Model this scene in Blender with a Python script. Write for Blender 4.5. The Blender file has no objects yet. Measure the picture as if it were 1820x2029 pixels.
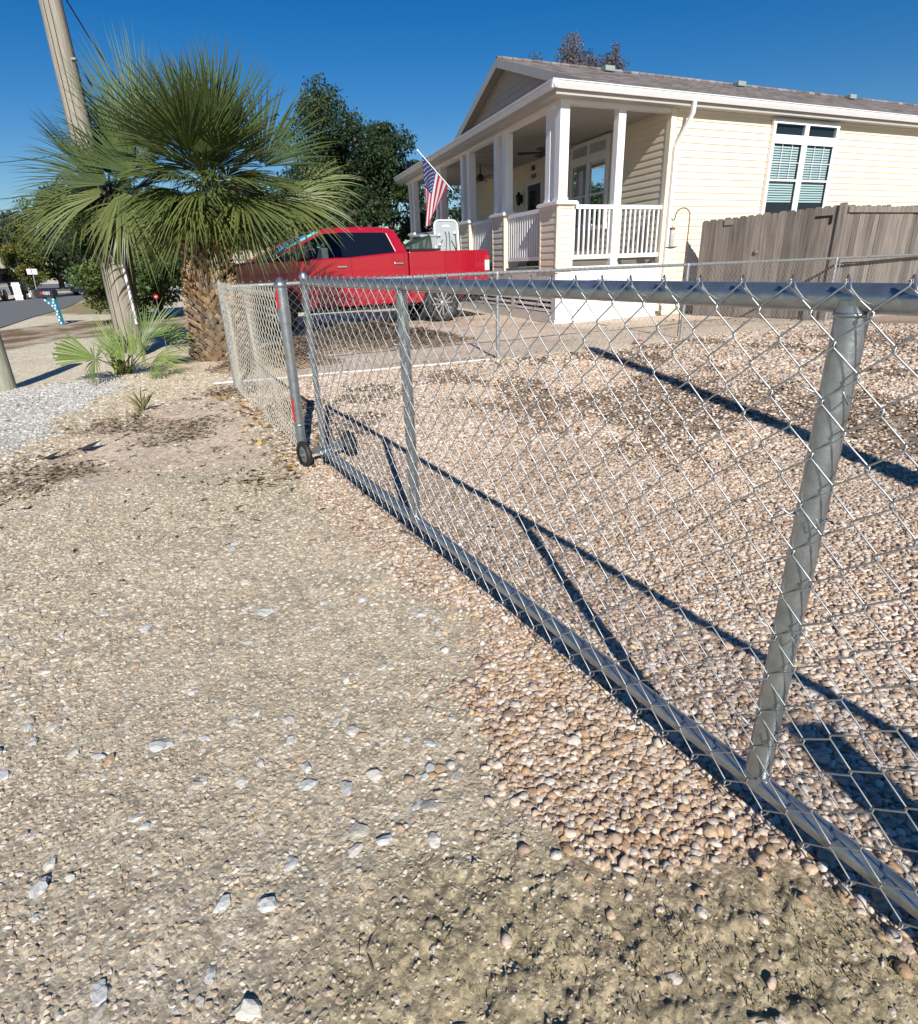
import bpy, math, random
import numpy as np
from mathutils import Vector, Matrix
random.seed(7); rng = np.random.default_rng(11)
SC = bpy.context.scene; COL = SC.collection
R = math.radians
# ---------------------------------------------------------------- camera frame (photo measured on a 1820 x 2029 sheet)
CF, CX, CY, CH = 1193., 910., 1014.5, 1.2
_up = np.array([-100., 2887., 1193.]); _up /= np.linalg.norm(_up)
_f = np.array([0, 0, -1.]); _f = _f - _up * (_f @ _up); _f /= np.linalg.norm(_f)
CM = np.array([np.cross(_f, _up), _f, _up])
def ray(x, y): return CM @ np.array([x - CX, -(y - CY), -CF])
def g(x, y, z=0.):
    d = ray(x, y); t = (z - CH) / d[2]
    return np.array([0, 0, CH]) + t * d
def pr(X, Y, Z):
    c = CM.T @ np.array([X, Y, Z - CH]); return CX + CF * c[0] / -c[2], CY - CF * c[1] / -c[2]
def hz(P, y):
    X, Y = P[0], P[1]; lo, hi = -2, CH + 1.8 * math.hypot(X, Y)
    for _ in range(50):
        m = (lo + hi) / 2
        if pr(X, Y, m)[1] > y: lo = m
        else: hi = m
    return lo
def az(d): return np.array([math.sin(R(d)), math.cos(R(d)), 0.])
ZV = np.array([0, 0, 1.])

# ---------------------------------------------------------------- materials
def nn(nt, typ, **kw):
    n = nt.nodes.new(typ)
    for k, v in kw.items():
        if k == 'op': n.operation = v
        else: setattr(n, k, v)
    return n
def mat(name, col, rough=.6, metal=0., var=0., scale=8., bump=0., bscale=60., stretch=(1, 1, 1), coat=0., spec=.5, trans=0., col2=None, detail=5.):
    m = bpy.data.materials.new(name); m.use_nodes = True; nt = m.node_tree; nt.nodes.clear()
    o = nn(nt, 'ShaderNodeOutputMaterial'); b = nn(nt, 'ShaderNodeBsdfPrincipled'); L = nt.links.new
    b.inputs['Base Color'].default_value = (*col, 1); b.inputs['Roughness'].default_value = rough
    b.inputs['Metallic'].default_value = metal; b.inputs['Coat Weight'].default_value = coat; b.inputs['Coat Roughness'].default_value = .05
    b.inputs['Specular IOR Level'].default_value = spec
    tc = nn(nt, 'ShaderNodeTexCoord'); mp = nn(nt, 'ShaderNodeMapping'); mp.inputs['Scale'].default_value = stretch
    L(tc.outputs['Object'], mp.inputs[0])
    if var or col2:
        n = nn(nt, 'ShaderNodeTexNoise'); n.inputs['Scale'].default_value = scale; n.inputs['Detail'].default_value = detail; n.inputs['Roughness'].default_value = .65
        L(mp.outputs[0], n.inputs['Vector'])
        r = nn(nt, 'ShaderNodeValToRGB'); r.color_ramp.elements[0].position = .3; r.color_ramp.elements[1].position = .7
        c2 = col2 or tuple(c * (1 - var) for c in col)
        r.color_ramp.elements[0].color = (*c2, 1); r.color_ramp.elements[1].color = (*(col if col2 else tuple(min(1, c * (1 + var * .6)) for c in col)), 1)
        L(n.outputs[0], r.inputs[0]); L(r.outputs[0], b.inputs['Base Color'])
    if bump:
        n2 = nn(nt, 'ShaderNodeTexNoise'); n2.inputs['Scale'].default_value = bscale; n2.inputs['Detail'].default_value = 6
        L(mp.outputs[0], n2.inputs['Vector']); bp = nn(nt, 'ShaderNodeBump'); bp.inputs['Strength'].default_value = bump; bp.inputs['Distance'].default_value = .02
        L(n2.outputs[0], bp.inputs['Height']); L(bp.outputs[0], b.inputs['Normal'])
    L(b.outputs[0], o.inputs[0])
    if trans:
        t = nn(nt, 'ShaderNodeBsdfTranslucent'); t.inputs[0].default_value = (*[min(1, c * 1.6) for c in col], 1)
        mx = nn(nt, 'ShaderNodeMixShader'); mx.inputs[0].default_value = trans
        L(b.outputs[0], mx.inputs[1]); L(t.outputs[0], mx.inputs[2]); L(mx.outputs[0], o.inputs[0])
    return m
def attrmat(name, rough=.7, spec=.4, trans=0., bump=0., bscale=200., attr='Col'):
    m = bpy.data.materials.new(name); m.use_nodes = True; nt = m.node_tree; L = nt.links.new
    b = nt.nodes['Principled BSDF']; a = nn(nt, 'ShaderNodeAttribute', attribute_name=attr)
    L(a.outputs['Color'], b.inputs['Base Color']); b.inputs['Roughness'].default_value = rough; b.inputs['Specular IOR Level'].default_value = spec
    if bump:
        tc = nn(nt, 'ShaderNodeTexCoord'); n = nn(nt, 'ShaderNodeTexNoise'); n.inputs['Scale'].default_value = bscale
        L(tc.outputs['Object'], n.inputs['Vector']); bp = nn(nt, 'ShaderNodeBump'); bp.inputs['Strength'].default_value = bump; bp.inputs['Distance'].default_value = .01
        L(n.outputs[0], bp.inputs['Height']); L(bp.outputs[0], b.inputs['Normal'])
    if trans:
        t = nn(nt, 'ShaderNodeBsdfTranslucent'); L(a.outputs['Color'], t.inputs[0]); mx = nn(nt, 'ShaderNodeMixShader'); mx.inputs[0].default_value = trans
        L(b.outputs[0], mx.inputs[1]); L(t.outputs[0], mx.inputs[2]); L(mx.outputs[0], nt.nodes['Material Output'].inputs[0])
    return m
def glassmat(name, tint, mixf=.35, rough=.02):
    m = bpy.data.materials.new(name); m.use_nodes = True; nt = m.node_tree; nt.nodes.clear(); L = nt.links.new
    o = nn(nt, 'ShaderNodeOutputMaterial'); t = nn(nt, 'ShaderNodeBsdfTransparent'); t.inputs[0].default_value = (*tint, 1)
    gl = nn(nt, 'ShaderNodeBsdfGlossy'); gl.inputs['Roughness'].default_value = rough; gl.inputs[0].default_value = (.9, .95, 1, 1)
    mx = nn(nt, 'ShaderNodeMixShader'); lw = nn(nt, 'ShaderNodeLayerWeight'); lw.inputs[0].default_value = mixf
    L(lw.outputs['Fresnel'], mx.inputs[0]); L(t.outputs[0], mx.inputs[1]); L(gl.outputs[0], mx.inputs[2]); L(mx.outputs[0], o.inputs[0])
    return m
M = {}
M['galv'] = mat('galvanized_steel', (.40, .44, .46), .34, .85, var=.25, scale=25, bump=.08, bscale=120)
M['galv_old'] = mat('weathered_galvanized', (.40, .42, .42), .5, .6, var=.3, scale=30)
M['wire'] = mat('galvanized_wire', (.44, .46, .48), .45, .8, var=.15, scale=40)
M['wire_old'] = mat('dull_wire', (.45, .44, .42), .55, .5, var=.25, scale=30)
M['wire_rust'] = mat('tarnished_wire', (.52, .50, .42), .6, .2, var=.3, scale=30)
M['rubber'] = mat('rubber', (.018, .02, .02), .6, var=.3, scale=30)
M['redtape'] = mat('red_reflective_tape', (.55, .015, .03), .35)
M['white'] = mat('white_vinyl', (.80, .80, .80), .45, var=.05, scale=3)
M['whitegutter'] = mat('white_aluminium', (.74, .74, .75), .35, var=.06, scale=2)
M['soffit'] = mat('soffit_vinyl', (.44, .42, .39), .6, var=.05, scale=2)
M['siding'] = mat('cream_vinyl_siding', (.79, .70, .545), .5, var=.06, scale=1.5, bump=.05, bscale=30)
M['siding_shaded'] = mat('gable_shaded_siding', (.46, .39, .33), .6, var=.12, scale=6)  # gable copy of the siding, its shade put into the darker colour
M['deck'] = mat('deck_boards', (.20, .185, .165), .7, var=.2, scale=6)
M['skirt_grey'] = mat('skirt_boards', (.66, .64, .60), .6, var=.08, scale=4)
M['blind'] = mat('window_blind', (.80, .82, .82), .6)
M['dark'] = mat('unlit_backing', (.012, .014, .018), .8)  # near-black colour for sheets that stand in for unlit space
M['glass'] = glassmat('window_glass', (.72, .84, .86), .28)
M['doorpaint'] = mat('dark_door', (.03, .035, .05), .35)
M['blackmetal'] = mat('black_metal', (.015, .015, .017), .4, .3)
M['bronze'] = mat('bronze_fan', (.05, .035, .028), .45)
M['wood_grey'] = mat('weathered_cedar', (.28, .24, .205), .85, scale=5, stretch=(5, 5, .35), col2=(.12, .10, .085), bump=.35, bscale=14)
M['pole'] = mat('utility_pole_wood', (.36, .33, .27), .85, scale=6, stretch=(4, 4, .25), col2=(.20, .18, .145), bump=.5, bscale=16)
M['postwood'] = mat('old_post_wood', (.34, .34, .27), .85, scale=6, stretch=(4, 4, .3), col2=(.20, .21, .15), bump=.4, bscale=16)
M['tanfence'] = mat('tan_fence_boards', (.40, .36, .29), .8, var=.2, scale=6)
M['crack'] = mat('dark_crack', (.03, .025, .02), .9)
M['pvc'] = mat('pvc_conduit', (.72, .74, .76), .4, var=.08, scale=6)
M['cable'] = mat('black_cable', (.012, .012, .014), .5)
M['rust'] = mat('rusty_iron', (.16, .10, .06), .8, .2, var=.4, scale=20)
M['clearplastic'] = mat('seed_tube', (.52, .52, .48), .25, var=.3, scale=20)
M['asphalt'] = mat('asphalt', (.155, .16, .165), .9, var=.14, scale=1.2, bump=.3, bscale=80)
M['red'] = mat('red_truck_paint', (.33, .004, .018), .28, .0, var=.04, scale=2, coat=1.)
M['tint'] = mat('tinted_glass', (.006, .007, .012), .06, spec=.7)
M['truckglass'] = glassmat('cab_glass', (.62, .72, .72), .35)
M['sunshade'] = mat('windshield_sunshade', (.10, .40, .50), .5)
M['chrome'] = mat('chrome', (.75, .76, .78), .12, 1.)
M['alloy'] = mat('alloy_rim', (.52, .54, .56), .3, .8)
M['truckblack'] = mat('black_trim', (.012, .012, .014), .5)
M['seatcloth'] = mat('seat_cloth', (.16, .17, .17), .8)
M['taillight'] = mat('tail_lamp_lens', (.45, .02, .03), .15, coat=.5)
M['lampclear'] = mat('clear_lamp_lens', (.6, .6, .6), .12, coat=.5)
M['greyplastic'] = mat('grey_moulded_plastic', (.36, .40, .42), .55, var=.08, scale=6)
M['tarp'] = mat('green_tarp', (.025, .045, .035), .6, var=.3, scale=6)
M['flag_red'] = mat('flag_red', (.50, .03, .08), .75, trans=.25)
M['flag_white'] = mat('flag_white', (.80, .78, .80), .75, trans=.25)
M['flag_blue'] = mat('flag_blue', (.03, .05, .17), .75, trans=.2)
M['mailblue'] = mat('blue_painted_post', (.03, .24, .36), .5)
M['mailbody'] = mat('mailbox_steel', (.03, .03, .035), .4)
M['redflag'] = mat('mailbox_red_flag', (.5, .02, .03), .5)
M['lot'] = mat('pure_white_paint', (.85, .85, .85), .5)
M['leafA'] = attrmat('leaf_colours', .5, .35, .22)
M['palmleaf'] = attrmat('palm_leaf_colours', .36, .5, .16)
M['boot'] = attrmat('palm_boot_fibre', .85, .2, 0, .5, 60)
M['bark'] = mat('tree_bark', (.10, .08, .065), .9, var=.35, scale=8, bump=.5, bscale=20)
M['stone'] = attrmat('pebble_stone', .62, .35, 0, .25, 130)
M['litter'] = attrmat('dry_litter', .85, .15)
M['strawmat'] = attrmat('pine_straw', .85, .15)
M['edging'] = mat('white_edging', (.72, .70, .66), .6, var=.15, scale=10)
M['suv'] = mat('dark_car_paint', (.01, .011, .02), .15, coat=1.)

# ---------------------------------------------------------------- mesh builder
class MB:
    def __init__(s): s.v = []; s.f = []; s.m = []; s.sm = []
    def add(s, vs, fs, mi=0, smooth=False):
        n = len(s.v); s.v += [tuple(map(float, p)) for p in vs]
        for f in fs: s.f.append(tuple(i + n for i in f)); s.m.append(mi); s.sm.append(smooth)
    def hexa(s, c, mi=0):   # 8 corners: bottom ring 0-3 (ccw), top ring 4-7
        s.add(c, [(3, 2, 1, 0), (4, 5, 6, 7), (0, 1, 5, 4), (1, 2, 6, 5), (2, 3, 7, 6), (3, 0, 4, 7)], mi)
    def box(s, c, ax, ay, az_, mi=0):  # centre, three half vectors
        c, ax, ay, az_ = map(np.asarray, (c, ax, ay, az_))
        s.hexa([c - ax - ay - az_, c + ax - ay - az_, c + ax + ay - az_, c - ax + ay - az_, c - ax - ay + az_, c + ax - ay + az_, c + ax + ay + az_, c - ax + ay + az_], mi)
    def bx(s, x0, x1, y0, y1, z0, z1, mi=0, F=None):
        c = [(x0, y0, z0), (x1, y0, z0), (x1, y1, z0), (x0, y1, z0), (x0, y0, z1), (x1, y0, z1), (x1, y1, z1), (x0, y1, z1)]
        if F: c = [F(*p) for p in c]
        s.hexa(c, mi)
    def tube(s, pts, r, n=8, mi=0, cap=True, smooth=True):
        pts = [np.asarray(p, float) for p in pts]; k = len(pts); rs = r if hasattr(r, '__len__') else [r] * k
        ref = None; V = []
        for i, p in enumerate(pts):
            t = pts[min(i + 1, k - 1)] - pts[max(i - 1, 0)]; t = t / (np.linalg.norm(t) + 1e-12)
            if ref is None: ref = np.array([0, 0, 1.]) if abs(t[2]) < .9 else np.array([1., 0, 0])
            a = np.cross(t, ref); a /= np.linalg.norm(a) + 1e-12; b = np.cross(t, a); ref = -b if False else np.cross(a, t)
            for j in range(n):
                w = 2 * math.pi * j / n; V.append(p + rs[i] * (math.cos(w) * a + math.sin(w) * b))
        Fs = [(i * n + j, i * n + (j + 1) % n, (i + 1) * n + (j + 1) % n, (i + 1) * n + j) for i in range(k - 1) for j in range(n)]
        s.add(V, Fs, mi, smooth)
        if cap: s.add(V[:n], [tuple(range(n - 1, -1, -1))], mi); s.add(V[-n:], [tuple(range(n))], mi)
    def lathe(s, c, prof, n=16, mi=0, axis=None, smooth=True):  # prof: (radius, height)
        c = np.asarray(c, float); ax = ZV if axis is None else np.asarray(axis) / np.linalg.norm(axis)
        a = np.cross(ax, [1, 0, 0] if abs(ax[0]) < .8 else [0, 1, 0]); a /= np.linalg.norm(a); b = np.cross(ax, a)
        V = [c + h * ax + r * (math.cos(2 * math.pi * j / n) * a + math.sin(2 * math.pi * j / n) * b) for r, h in prof for j in range(n)]
        s.add(V, [(i * n + j, i * n + (j + 1) % n, (i + 1) * n + (j + 1) % n, (i + 1) * n + j) for i in range(len(prof) - 1) for j in range(n)], mi, smooth)
    def build(s, name, mats, parent=None, origin=None, bevel=0., autosmooth=False):
        o0 = np.array(parent.matrix_world_loc if False else (parent['_o'] if parent is not None else (origin if origin is not None else (0, 0, 0))), float)
        me = bpy.data.meshes.new(name); V = np.array(s.v) - o0
        me.from_pydata(V.tolist(), [], s.f)
        for m in (mats if isinstance(mats, (list, tuple)) else [mats]): me.materials.append(M[m] if isinstance(m, str) else m)
        me.polygons.foreach_set('material_index', s.m); me.polygons.foreach_set('use_smooth', s.sm); me.update()
        ob = bpy.data.objects.new(name, me); COL.objects.link(ob)
        if parent is not None:
            ob.parent = parent['_e'] if isinstance(parent, dict) else parent
        else: ob.location = Vector(o0)
        if bevel:
            b = ob.modifiers.new('bevel', 'BEVEL'); b.width = bevel; b.segments = 2; b.limit_method = 'ANGLE'; b.angle_limit = R(35)
        return Ob(ob, o0)
class Ob(dict):
    def __init__(s, e, o): super().__init__(_e=e, _o=o)
def thing(name, label, cat, loc, group=None):
    e = bpy.data.objects.new(name, None); COL.objects.link(e); e.location = Vector([float(x) for x in loc]); e.empty_display_size = .2
    e['label'] = label; e['category'] = cat
    if group: e['group'] = group
    return Ob(e, np.array(loc, float))
def tag(o, label=None, cat=None, group=None, kind=None):
    e = o['_e'] if isinstance(o, Ob) else o
    if label: e['label'] = label
    if cat: e['category'] = cat
    if group: e['group'] = group
    if kind: e['kind'] = kind
    return o
def npmesh(name, V, F, mats, cols=None, smooth=False, parent=None, mi=None):
    """V (n,3) float, F (m,k) int, cols (n,3) vertex colours"""
    o0 = parent['_o'] if parent is not None else np.zeros(3)
    me = bpy.data.meshes.new(name); n, m, k = len(V), len(F), F.shape[1]
    me.vertices.add(n); me.vertices.foreach_set('co', (V - o0).astype(np.float32).ravel())
    me.loops.add(m * k); me.loops.foreach_set('vertex_index', F.astype(np.int32).ravel())
    me.polygons.add(m); me.polygons.foreach_set('loop_start', np.arange(0, m * k, k, dtype=np.int32))
    try: me.polygons.foreach_set('loop_total', np.full(m, k, dtype=np.int32))
    except Exception: pass
    me.polygons.foreach_set('use_smooth', np.full(m, smooth))
    for q in (mats if isinstance(mats, (list, tuple)) else [mats]): me.materials.append(M[q] if isinstance(q, str) else q)
    if mi is not None: me.polygons.foreach_set('material_index', mi)
    me.update(calc_edges=True)
    if cols is not None:
        at = me.color_attributes.new('Col', 'FLOAT_COLOR', 'POINT'); c4 = np.ones((n, 4), np.float32); c4[:, :cols.shape[1]] = cols
        at.data.foreach_set('color', c4.ravel())
    me.validate()
    ob = bpy.data.objects.new(name, me); COL.objects.link(ob)
    if parent is not None: ob.parent = parent['_e']
    return Ob(ob, o0)
# value noise
_perm = rng.random(65536)
def vnoise(x, y, s):
    x = np.asarray(x) * s + 1000.; y = np.asarray(y) * s + 1000.; xi = np.floor(x).astype(np.int64); yi = np.floor(y).astype(np.int64)
    fx = x - xi; fy = y - yi; fx = fx * fx * (3 - 2 * fx); fy = fy * fy * (3 - 2 * fy)
    h = lambda a, b: _perm[(a * 73856093 ^ b * 19349663) & 65535]
    return (h(xi, yi) * (1 - fx) + h(xi + 1, yi) * fx) * (1 - fy) + (h(xi, yi + 1) * (1 - fx) + h(xi + 1, yi + 1) * fx) * fy
def fbm(x, y, s, o=4):
    a = 0; w = .5; t = 0
    for i in range(o): a = a + w * vnoise(x, y, s * 2 ** i); t += w; w *= .5
    return a / t
def sd(px, py, poly):
    """signed distance (positive inside) of points to polygon"""
    px = np.asarray(px, float); py = np.asarray(py, float); n = len(poly); d = np.full(px.shape, 1e9); ins = np.zeros(px.shape, bool)
    for i in range(n):
        ax, ay = poly[i][:2]; bx, by = poly[(i + 1) % n][:2]; ex, ey = bx - ax, by - ay
        t = np.clip(((px - ax) * ex + (py - ay) * ey) / (ex * ex + ey * ey + 1e-12), 0, 1)
        d = np.minimum(d, np.hypot(px - ax - t * ex, py - ay - t * ey))
        c = ((ay > py) != (by > py)) & (px < (bx - ax) * (py - ay) / ((by - ay) if by != ay else 1e-12) + ax)
        ins ^= c
    return np.where(ins, d, -d)
def sst(x, a, b): t = np.clip((x - a) / (b - a), 0, 1); return t * t * (3 - 2 * t)
# ================================================================ GROUND
GP = lambda *pts: [g(x, y)[:2] for x, y in pts]
POLY = dict(
    yard=[g(600, 748)[:2], g(985, 714)[:2], g(1349, 676)[:2], g(1635, 640)[:2], (11., 13.6), (20, 18), (20, -6), (3, -6)] + GP((2300, 2300), (1900, 1925), (1820, 1850), (1690, 1745), (1570, 1655), (1480, 1650), (1330, 1700), (1200, 1690), (1100, 1630), (1010, 1540), (985, 1440), (915, 1370), (960, 1320), (960, 1220), (820, 1160), (780, 1080), (690, 1000), (610, 930), (530, 850), (478, 775)),
    dirt=GP((650, 2029), (700, 1900), (820, 1780), (1000, 1730), (1200, 1700), (1330, 1705), (1480, 1655), (1570, 1660), (1690, 1750), (1820, 1855), (1900, 1930), (2300, 2300), (2300, 2600), (600, 2600)),
    sand=GP((60, 930), (130, 850), (250, 830), (420, 780), (440, 725), (330, 740), (300, 725), (500, 700), (480, 790), (560, 880), (480, 920), (300, 930), (200, 960)),
    white=GP((-400, 1050), (-60, 790), (40, 770), (215, 745), (240, 765), (215, 795), (140, 835), (110, 870), (0, 900)),
    brown=GP((-400, 1100), (0, 945), (90, 880), (150, 840), (280, 815), (400, 780), (470, 740), (500, 800), (590, 900), (540, 945), (380, 960), (200, 945), (60, 975)),
    strip=GP((-300, 700), (0, 655), (110, 640), (215, 634), (300, 622), (420, 622), (440, 640), (300, 650), (215, 668), (110, 672), (0, 696), (-200, 740)),
    grassy=GP((62, 628), (130, 607), (172, 592), (172, 578), (260, 590), (330, 612), (200, 625), (140, 622)),
)
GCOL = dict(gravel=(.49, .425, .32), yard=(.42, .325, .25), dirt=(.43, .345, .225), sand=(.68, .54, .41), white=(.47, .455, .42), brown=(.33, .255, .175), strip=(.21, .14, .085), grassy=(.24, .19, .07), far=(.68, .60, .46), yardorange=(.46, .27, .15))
def weights(x, y):
    nz = (fbm(x, y, 1.1, 5) - .5)
    nf = (fbm(x + 31, y - 7, 6., 3) - .5); r = np.hypot(x, y); k = np.clip(r * .12, .05, 1.2)
    W = {}
    for n, p in POLY.items():
        soft = dict(yard=.22, dirt=.35, sand=.3, white=.3, brown=.5, strip=.5, grassy=.8)[n]
        s = sd(x, y, p) + (np.clip(r / 3, .3, 1.) if n == 'yard' else 1.) * nz * dict(yard=.45, dirt=.6, sand=.8, white=.7, brown=1.0, strip=.8, grassy=1.5)[n] + nf * .15 * np.clip(r / 3, .4, 3)
        W[n] = sst(s, -soft * .5, soft * .5)
    return W
FENCE_N = np.array([-math.cos(R(63)), math.sin(R(63))]); FENCE_P = g(987, 710)[:2]
def gcolor(x, y):
    W = weights(x, y); r = np.hypot(x, y)
    c = np.empty(x.shape + (3,)); c[:] = GCOL['gravel']
    mix = lambda c, n, w: c * (1 - w[..., None]) + np.array(GCOL[n]) * w[..., None]
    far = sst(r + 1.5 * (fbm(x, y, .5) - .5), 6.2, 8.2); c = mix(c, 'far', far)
    c = mix(c, 'white', W['white'] * .9); c = mix(c, 'sand', W['sand'] * .9); 
    bn = sst(fbm(x + 9, y + 3, 2.2, 5), .42, .62)
    c = mix(c, 'brown', W['brown'] * (.08 + .62 * bn)); c = mix(c, 'strip', W['strip'] * (.4 + .6 * sst(fbm(x, y, 1.5), .3, .55))); c = mix(c, 'grassy', W['grassy'] * .8)
    c = mix(c, 'dirt', W['dirt'] * .95)
    # pale dusty wheel tracks in the gravel
    tr = sst(fbm(x * .9 + 50, y * .45, 2.4, 4), .52, .68) * (1 - far) * (1 - W['yard']) * (1 - W['dirt'])
    c = c * (1 - .35 * tr[..., None]) + np.array((.50, .45, .38)) * .35 * tr[..., None]
    ol = sst(fbm(x - 20, y + 60, .9, 4), .5, .7) * (1 - W['yard']) * (1 - far)
    c = c * (1 - .3 * ol[..., None]) + np.array((.29, .27, .16)) * .3 * ol[..., None]
    yc = np.empty_like(c); yc[:] = GCOL['yard']
    og = sst(1 - np.abs(np.hypot(x - .35, y - 1.25)) / .8, 0, 1) * (1 - sst(x * .879 + y * .476 - (.649 * .879 + 1.018 * .476), -.1, .1))
    yc = yc * (1 - .6 * og[..., None]) + np.array(GCOL['yardorange']) * .6 * og[..., None]
    br = sst(fbm(x + 77, y + 13, 1.3, 5), .45, .60) * sst(r, 2.5, 5.) * .6; yc = yc * (1 - br[..., None]) + np.array((.25, .19, .14)) * br[..., None]
    c = c * (1 - W['yard'][..., None]) + yc * W['yard'][..., None]
    # beyond the back fence: pale sand drive with brown patches
    beh = sst((x - FENCE_P[0]) * FENCE_N[0] + (y - FENCE_P[1]) * FENCE_N[1], -.05, .15) * sst(x, -3.2, -2.2)
    sb = np.empty_like(c); sb[:] = (.64, .52, .405); b2 = sst(fbm(x * .6 + 5, y + 40, 1.0, 5), .54, .70) * .35
    sb = sb * (1 - b2[..., None]) + np.array((.30, .22, .15)) * b2[..., None]
    c = c * (1 - beh[..., None]) + sb * beh[..., None]
    c *= (1 + .25 * (fbm(x, y, 9., 3) - .5))[..., None]
    W['beh'] = beh; W['far'] = far
    return c, W
def gheight(x, y):
    r = np.hypot(x, y); a = np.clip(1.6 - r * .06, 0.2, 1)
    return (fbm(x, y, 1.2, 4) - .5) * .05 * a * np.clip(r / 2.5, .4, 1)
def relief(x, y, W):
    near = 1 - sst(np.hypot(x, y), 3.0, 6.0)
    c = .0082 * sst(fbm(x + 3, y, 21., 5), .44, .60) * sst(fbm(x, y + 9, 3., 3), .35, .6) + .0035 * sst(fbm(x - 3, y + 5, 48., 3), .46, .62) + .025 * sst(fbm(x + 1, y + 2, 1.6, 3), .4, .65)
    return near * (1 - W['yard']) * ((fbm(x, y, 14., 5) - .5) * .014 + W['dirt'] * c) - W['yard'] * near * .008
def ghe(x, y): return gheight(x, y) + relief(x, y, weights(x, y))
# polar sheet round the viewpoint out to the horizon
rr = [.25]
while rr[-1] < 900: rr.append(rr[-1] * (1.0075 if .7 < rr[-1] < 2.8 else 1.013) + .001)
rr = np.array(rr); th = np.concatenate([np.linspace(-62, 62, 640), np.linspace(62, 298, 70)[1:-1]]); T = np.radians(th)
RR, TT = np.meshgrid(rr, T, indexing='ij'); GX, GY = RR * np.sin(TT), RR * np.cos(TT)
gc, GW = gcolor(GX, GY)
GZ = gheight(GX, GY) * (1 - sst(RR, 30, 60))
# rough crusty relief in the dirt and gravel close by
GZ += relief(GX, GY, GW)
nR, nT = RR.shape
idx = np.arange(nR * nT).reshape(nR, nT); i2 = np.roll(idx, -1, axis=1)
F = np.stack([idx[:-1], idx[1:], i2[1:], i2[:-1]], -1).reshape(-1, 4)
V = np.stack([GX, GY, GZ], -1).reshape(-1, 3)
cen = len(V); V = np.vstack([V, [[0, 0, 0]]])
m = bpy.data.materials.new('ground_surface'); m.use_nodes = True; nt = m.node_tree; L = nt.links.new; b = nt.nodes['Principled BSDF']
a = nn(nt, 'ShaderNodeAttribute', attribute_name='Col'); tc = nn(nt, 'ShaderNodeTexCoord')
v1 = nn(nt, 'ShaderNodeTexVoronoi'); v1.inputs['Scale'].default_value = 130; v2 = nn(nt, 'ShaderNodeTexVoronoi'); v2.inputs['Scale'].default_value = 34
n1 = nn(nt, 'ShaderNodeTexNoise'); n1.inputs['Scale'].default_value = 32; n1.inputs['Detail'].default_value = 9; n1.inputs['Roughness'].default_value = .72
n0 = nn(nt, 'ShaderNodeTexNoise'); n0.inputs['Scale'].default_value = 3; n0.inputs['Detail'].default_value = 6
for n in (v1, v2, n1, n0): L(tc.outputs['Object'], n.inputs['Vector'])
sp = nn(nt, 'ShaderNodeSeparateColor'); L(v1.outputs['Color'], sp.inputs[0]); sp2 = nn(nt, 'ShaderNodeSeparateColor'); L(v2.outputs['Color'], sp2.inputs[0])
mr = nn(nt, 'ShaderNodeMapRange'); mr.inputs['To Min'].default_value = .68; mr.inputs['To Max'].default_value = 1.30; L(sp.outputs[0], mr.inputs[0])
mr2 = nn(nt, 'ShaderNodeMapRange'); mr2.inputs['To Min'].default_value = .78; mr2.inputs['To Max'].default_value = 1.2; L(sp2.outputs[1], mr2.inputs[0])
mr3 = nn(nt, 'ShaderNodeMapRange'); mr3.inputs['From Min'].default_value = .3; mr3.inputs['From Max'].default_value = .7; mr3.inputs['To Min'].default_value = .72; mr3.inputs['To Max'].default_value = 1.22; L(n1.outputs[0], mr3.inputs[0])
mu = nn(nt, 'ShaderNodeMath', op='MULTIPLY'); L(mr.outputs[0], mu.inputs[0]); L(mr2.outputs[0], mu.inputs[1])
mu2 = nn(nt, 'ShaderNodeMath', op='MULTIPLY'); L(mu.outputs[0], mu2.inputs[0]); L(mr3.outputs[0], mu2.inputs[1])
vm = nn(nt, 'ShaderNodeVectorMath', op='SCALE'); L(a.outputs['Color'], vm.inputs[0]); L(mu2.outputs[0], vm.inputs['Scale']); L(vm.outputs[0], b.inputs['Base Color'])
b.inputs['Roughness'].default_value = .92; b.inputs['Specular IOR Level'].default_value = .15
ad = nn(nt, 'ShaderNodeMath', op='MULTIPLY_ADD'); L(v1.outputs['Distance'], ad.inputs[0]); ad.inputs[1].default_value = -.12; L(n1.outputs[0], ad.inputs[2])
bp = nn(nt, 'ShaderNodeBump'); bp.inputs['Strength'].default_value = .7; bp.inputs['Distance'].default_value = .012; L(ad.outputs[0], bp.inputs['Height']); L(bp.outputs[0], b.inputs['Normal'])
M['ground'] = m
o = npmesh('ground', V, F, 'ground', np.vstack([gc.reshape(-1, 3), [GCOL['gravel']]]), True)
# centre disc closing the sheet below the viewpoint
me = o['_e'].data
cd = MB(); cd.add([(.26 * math.sin(t), .26 * math.cos(t), -.012) for t in np.linspace(0, 2 * math.pi, 33)[:-1]], [tuple(range(31, -1, -1))])
tag(o, kind='structure')
q = cd.build('ground_patch', 'ground'); tag(q, kind='structure')

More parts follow.
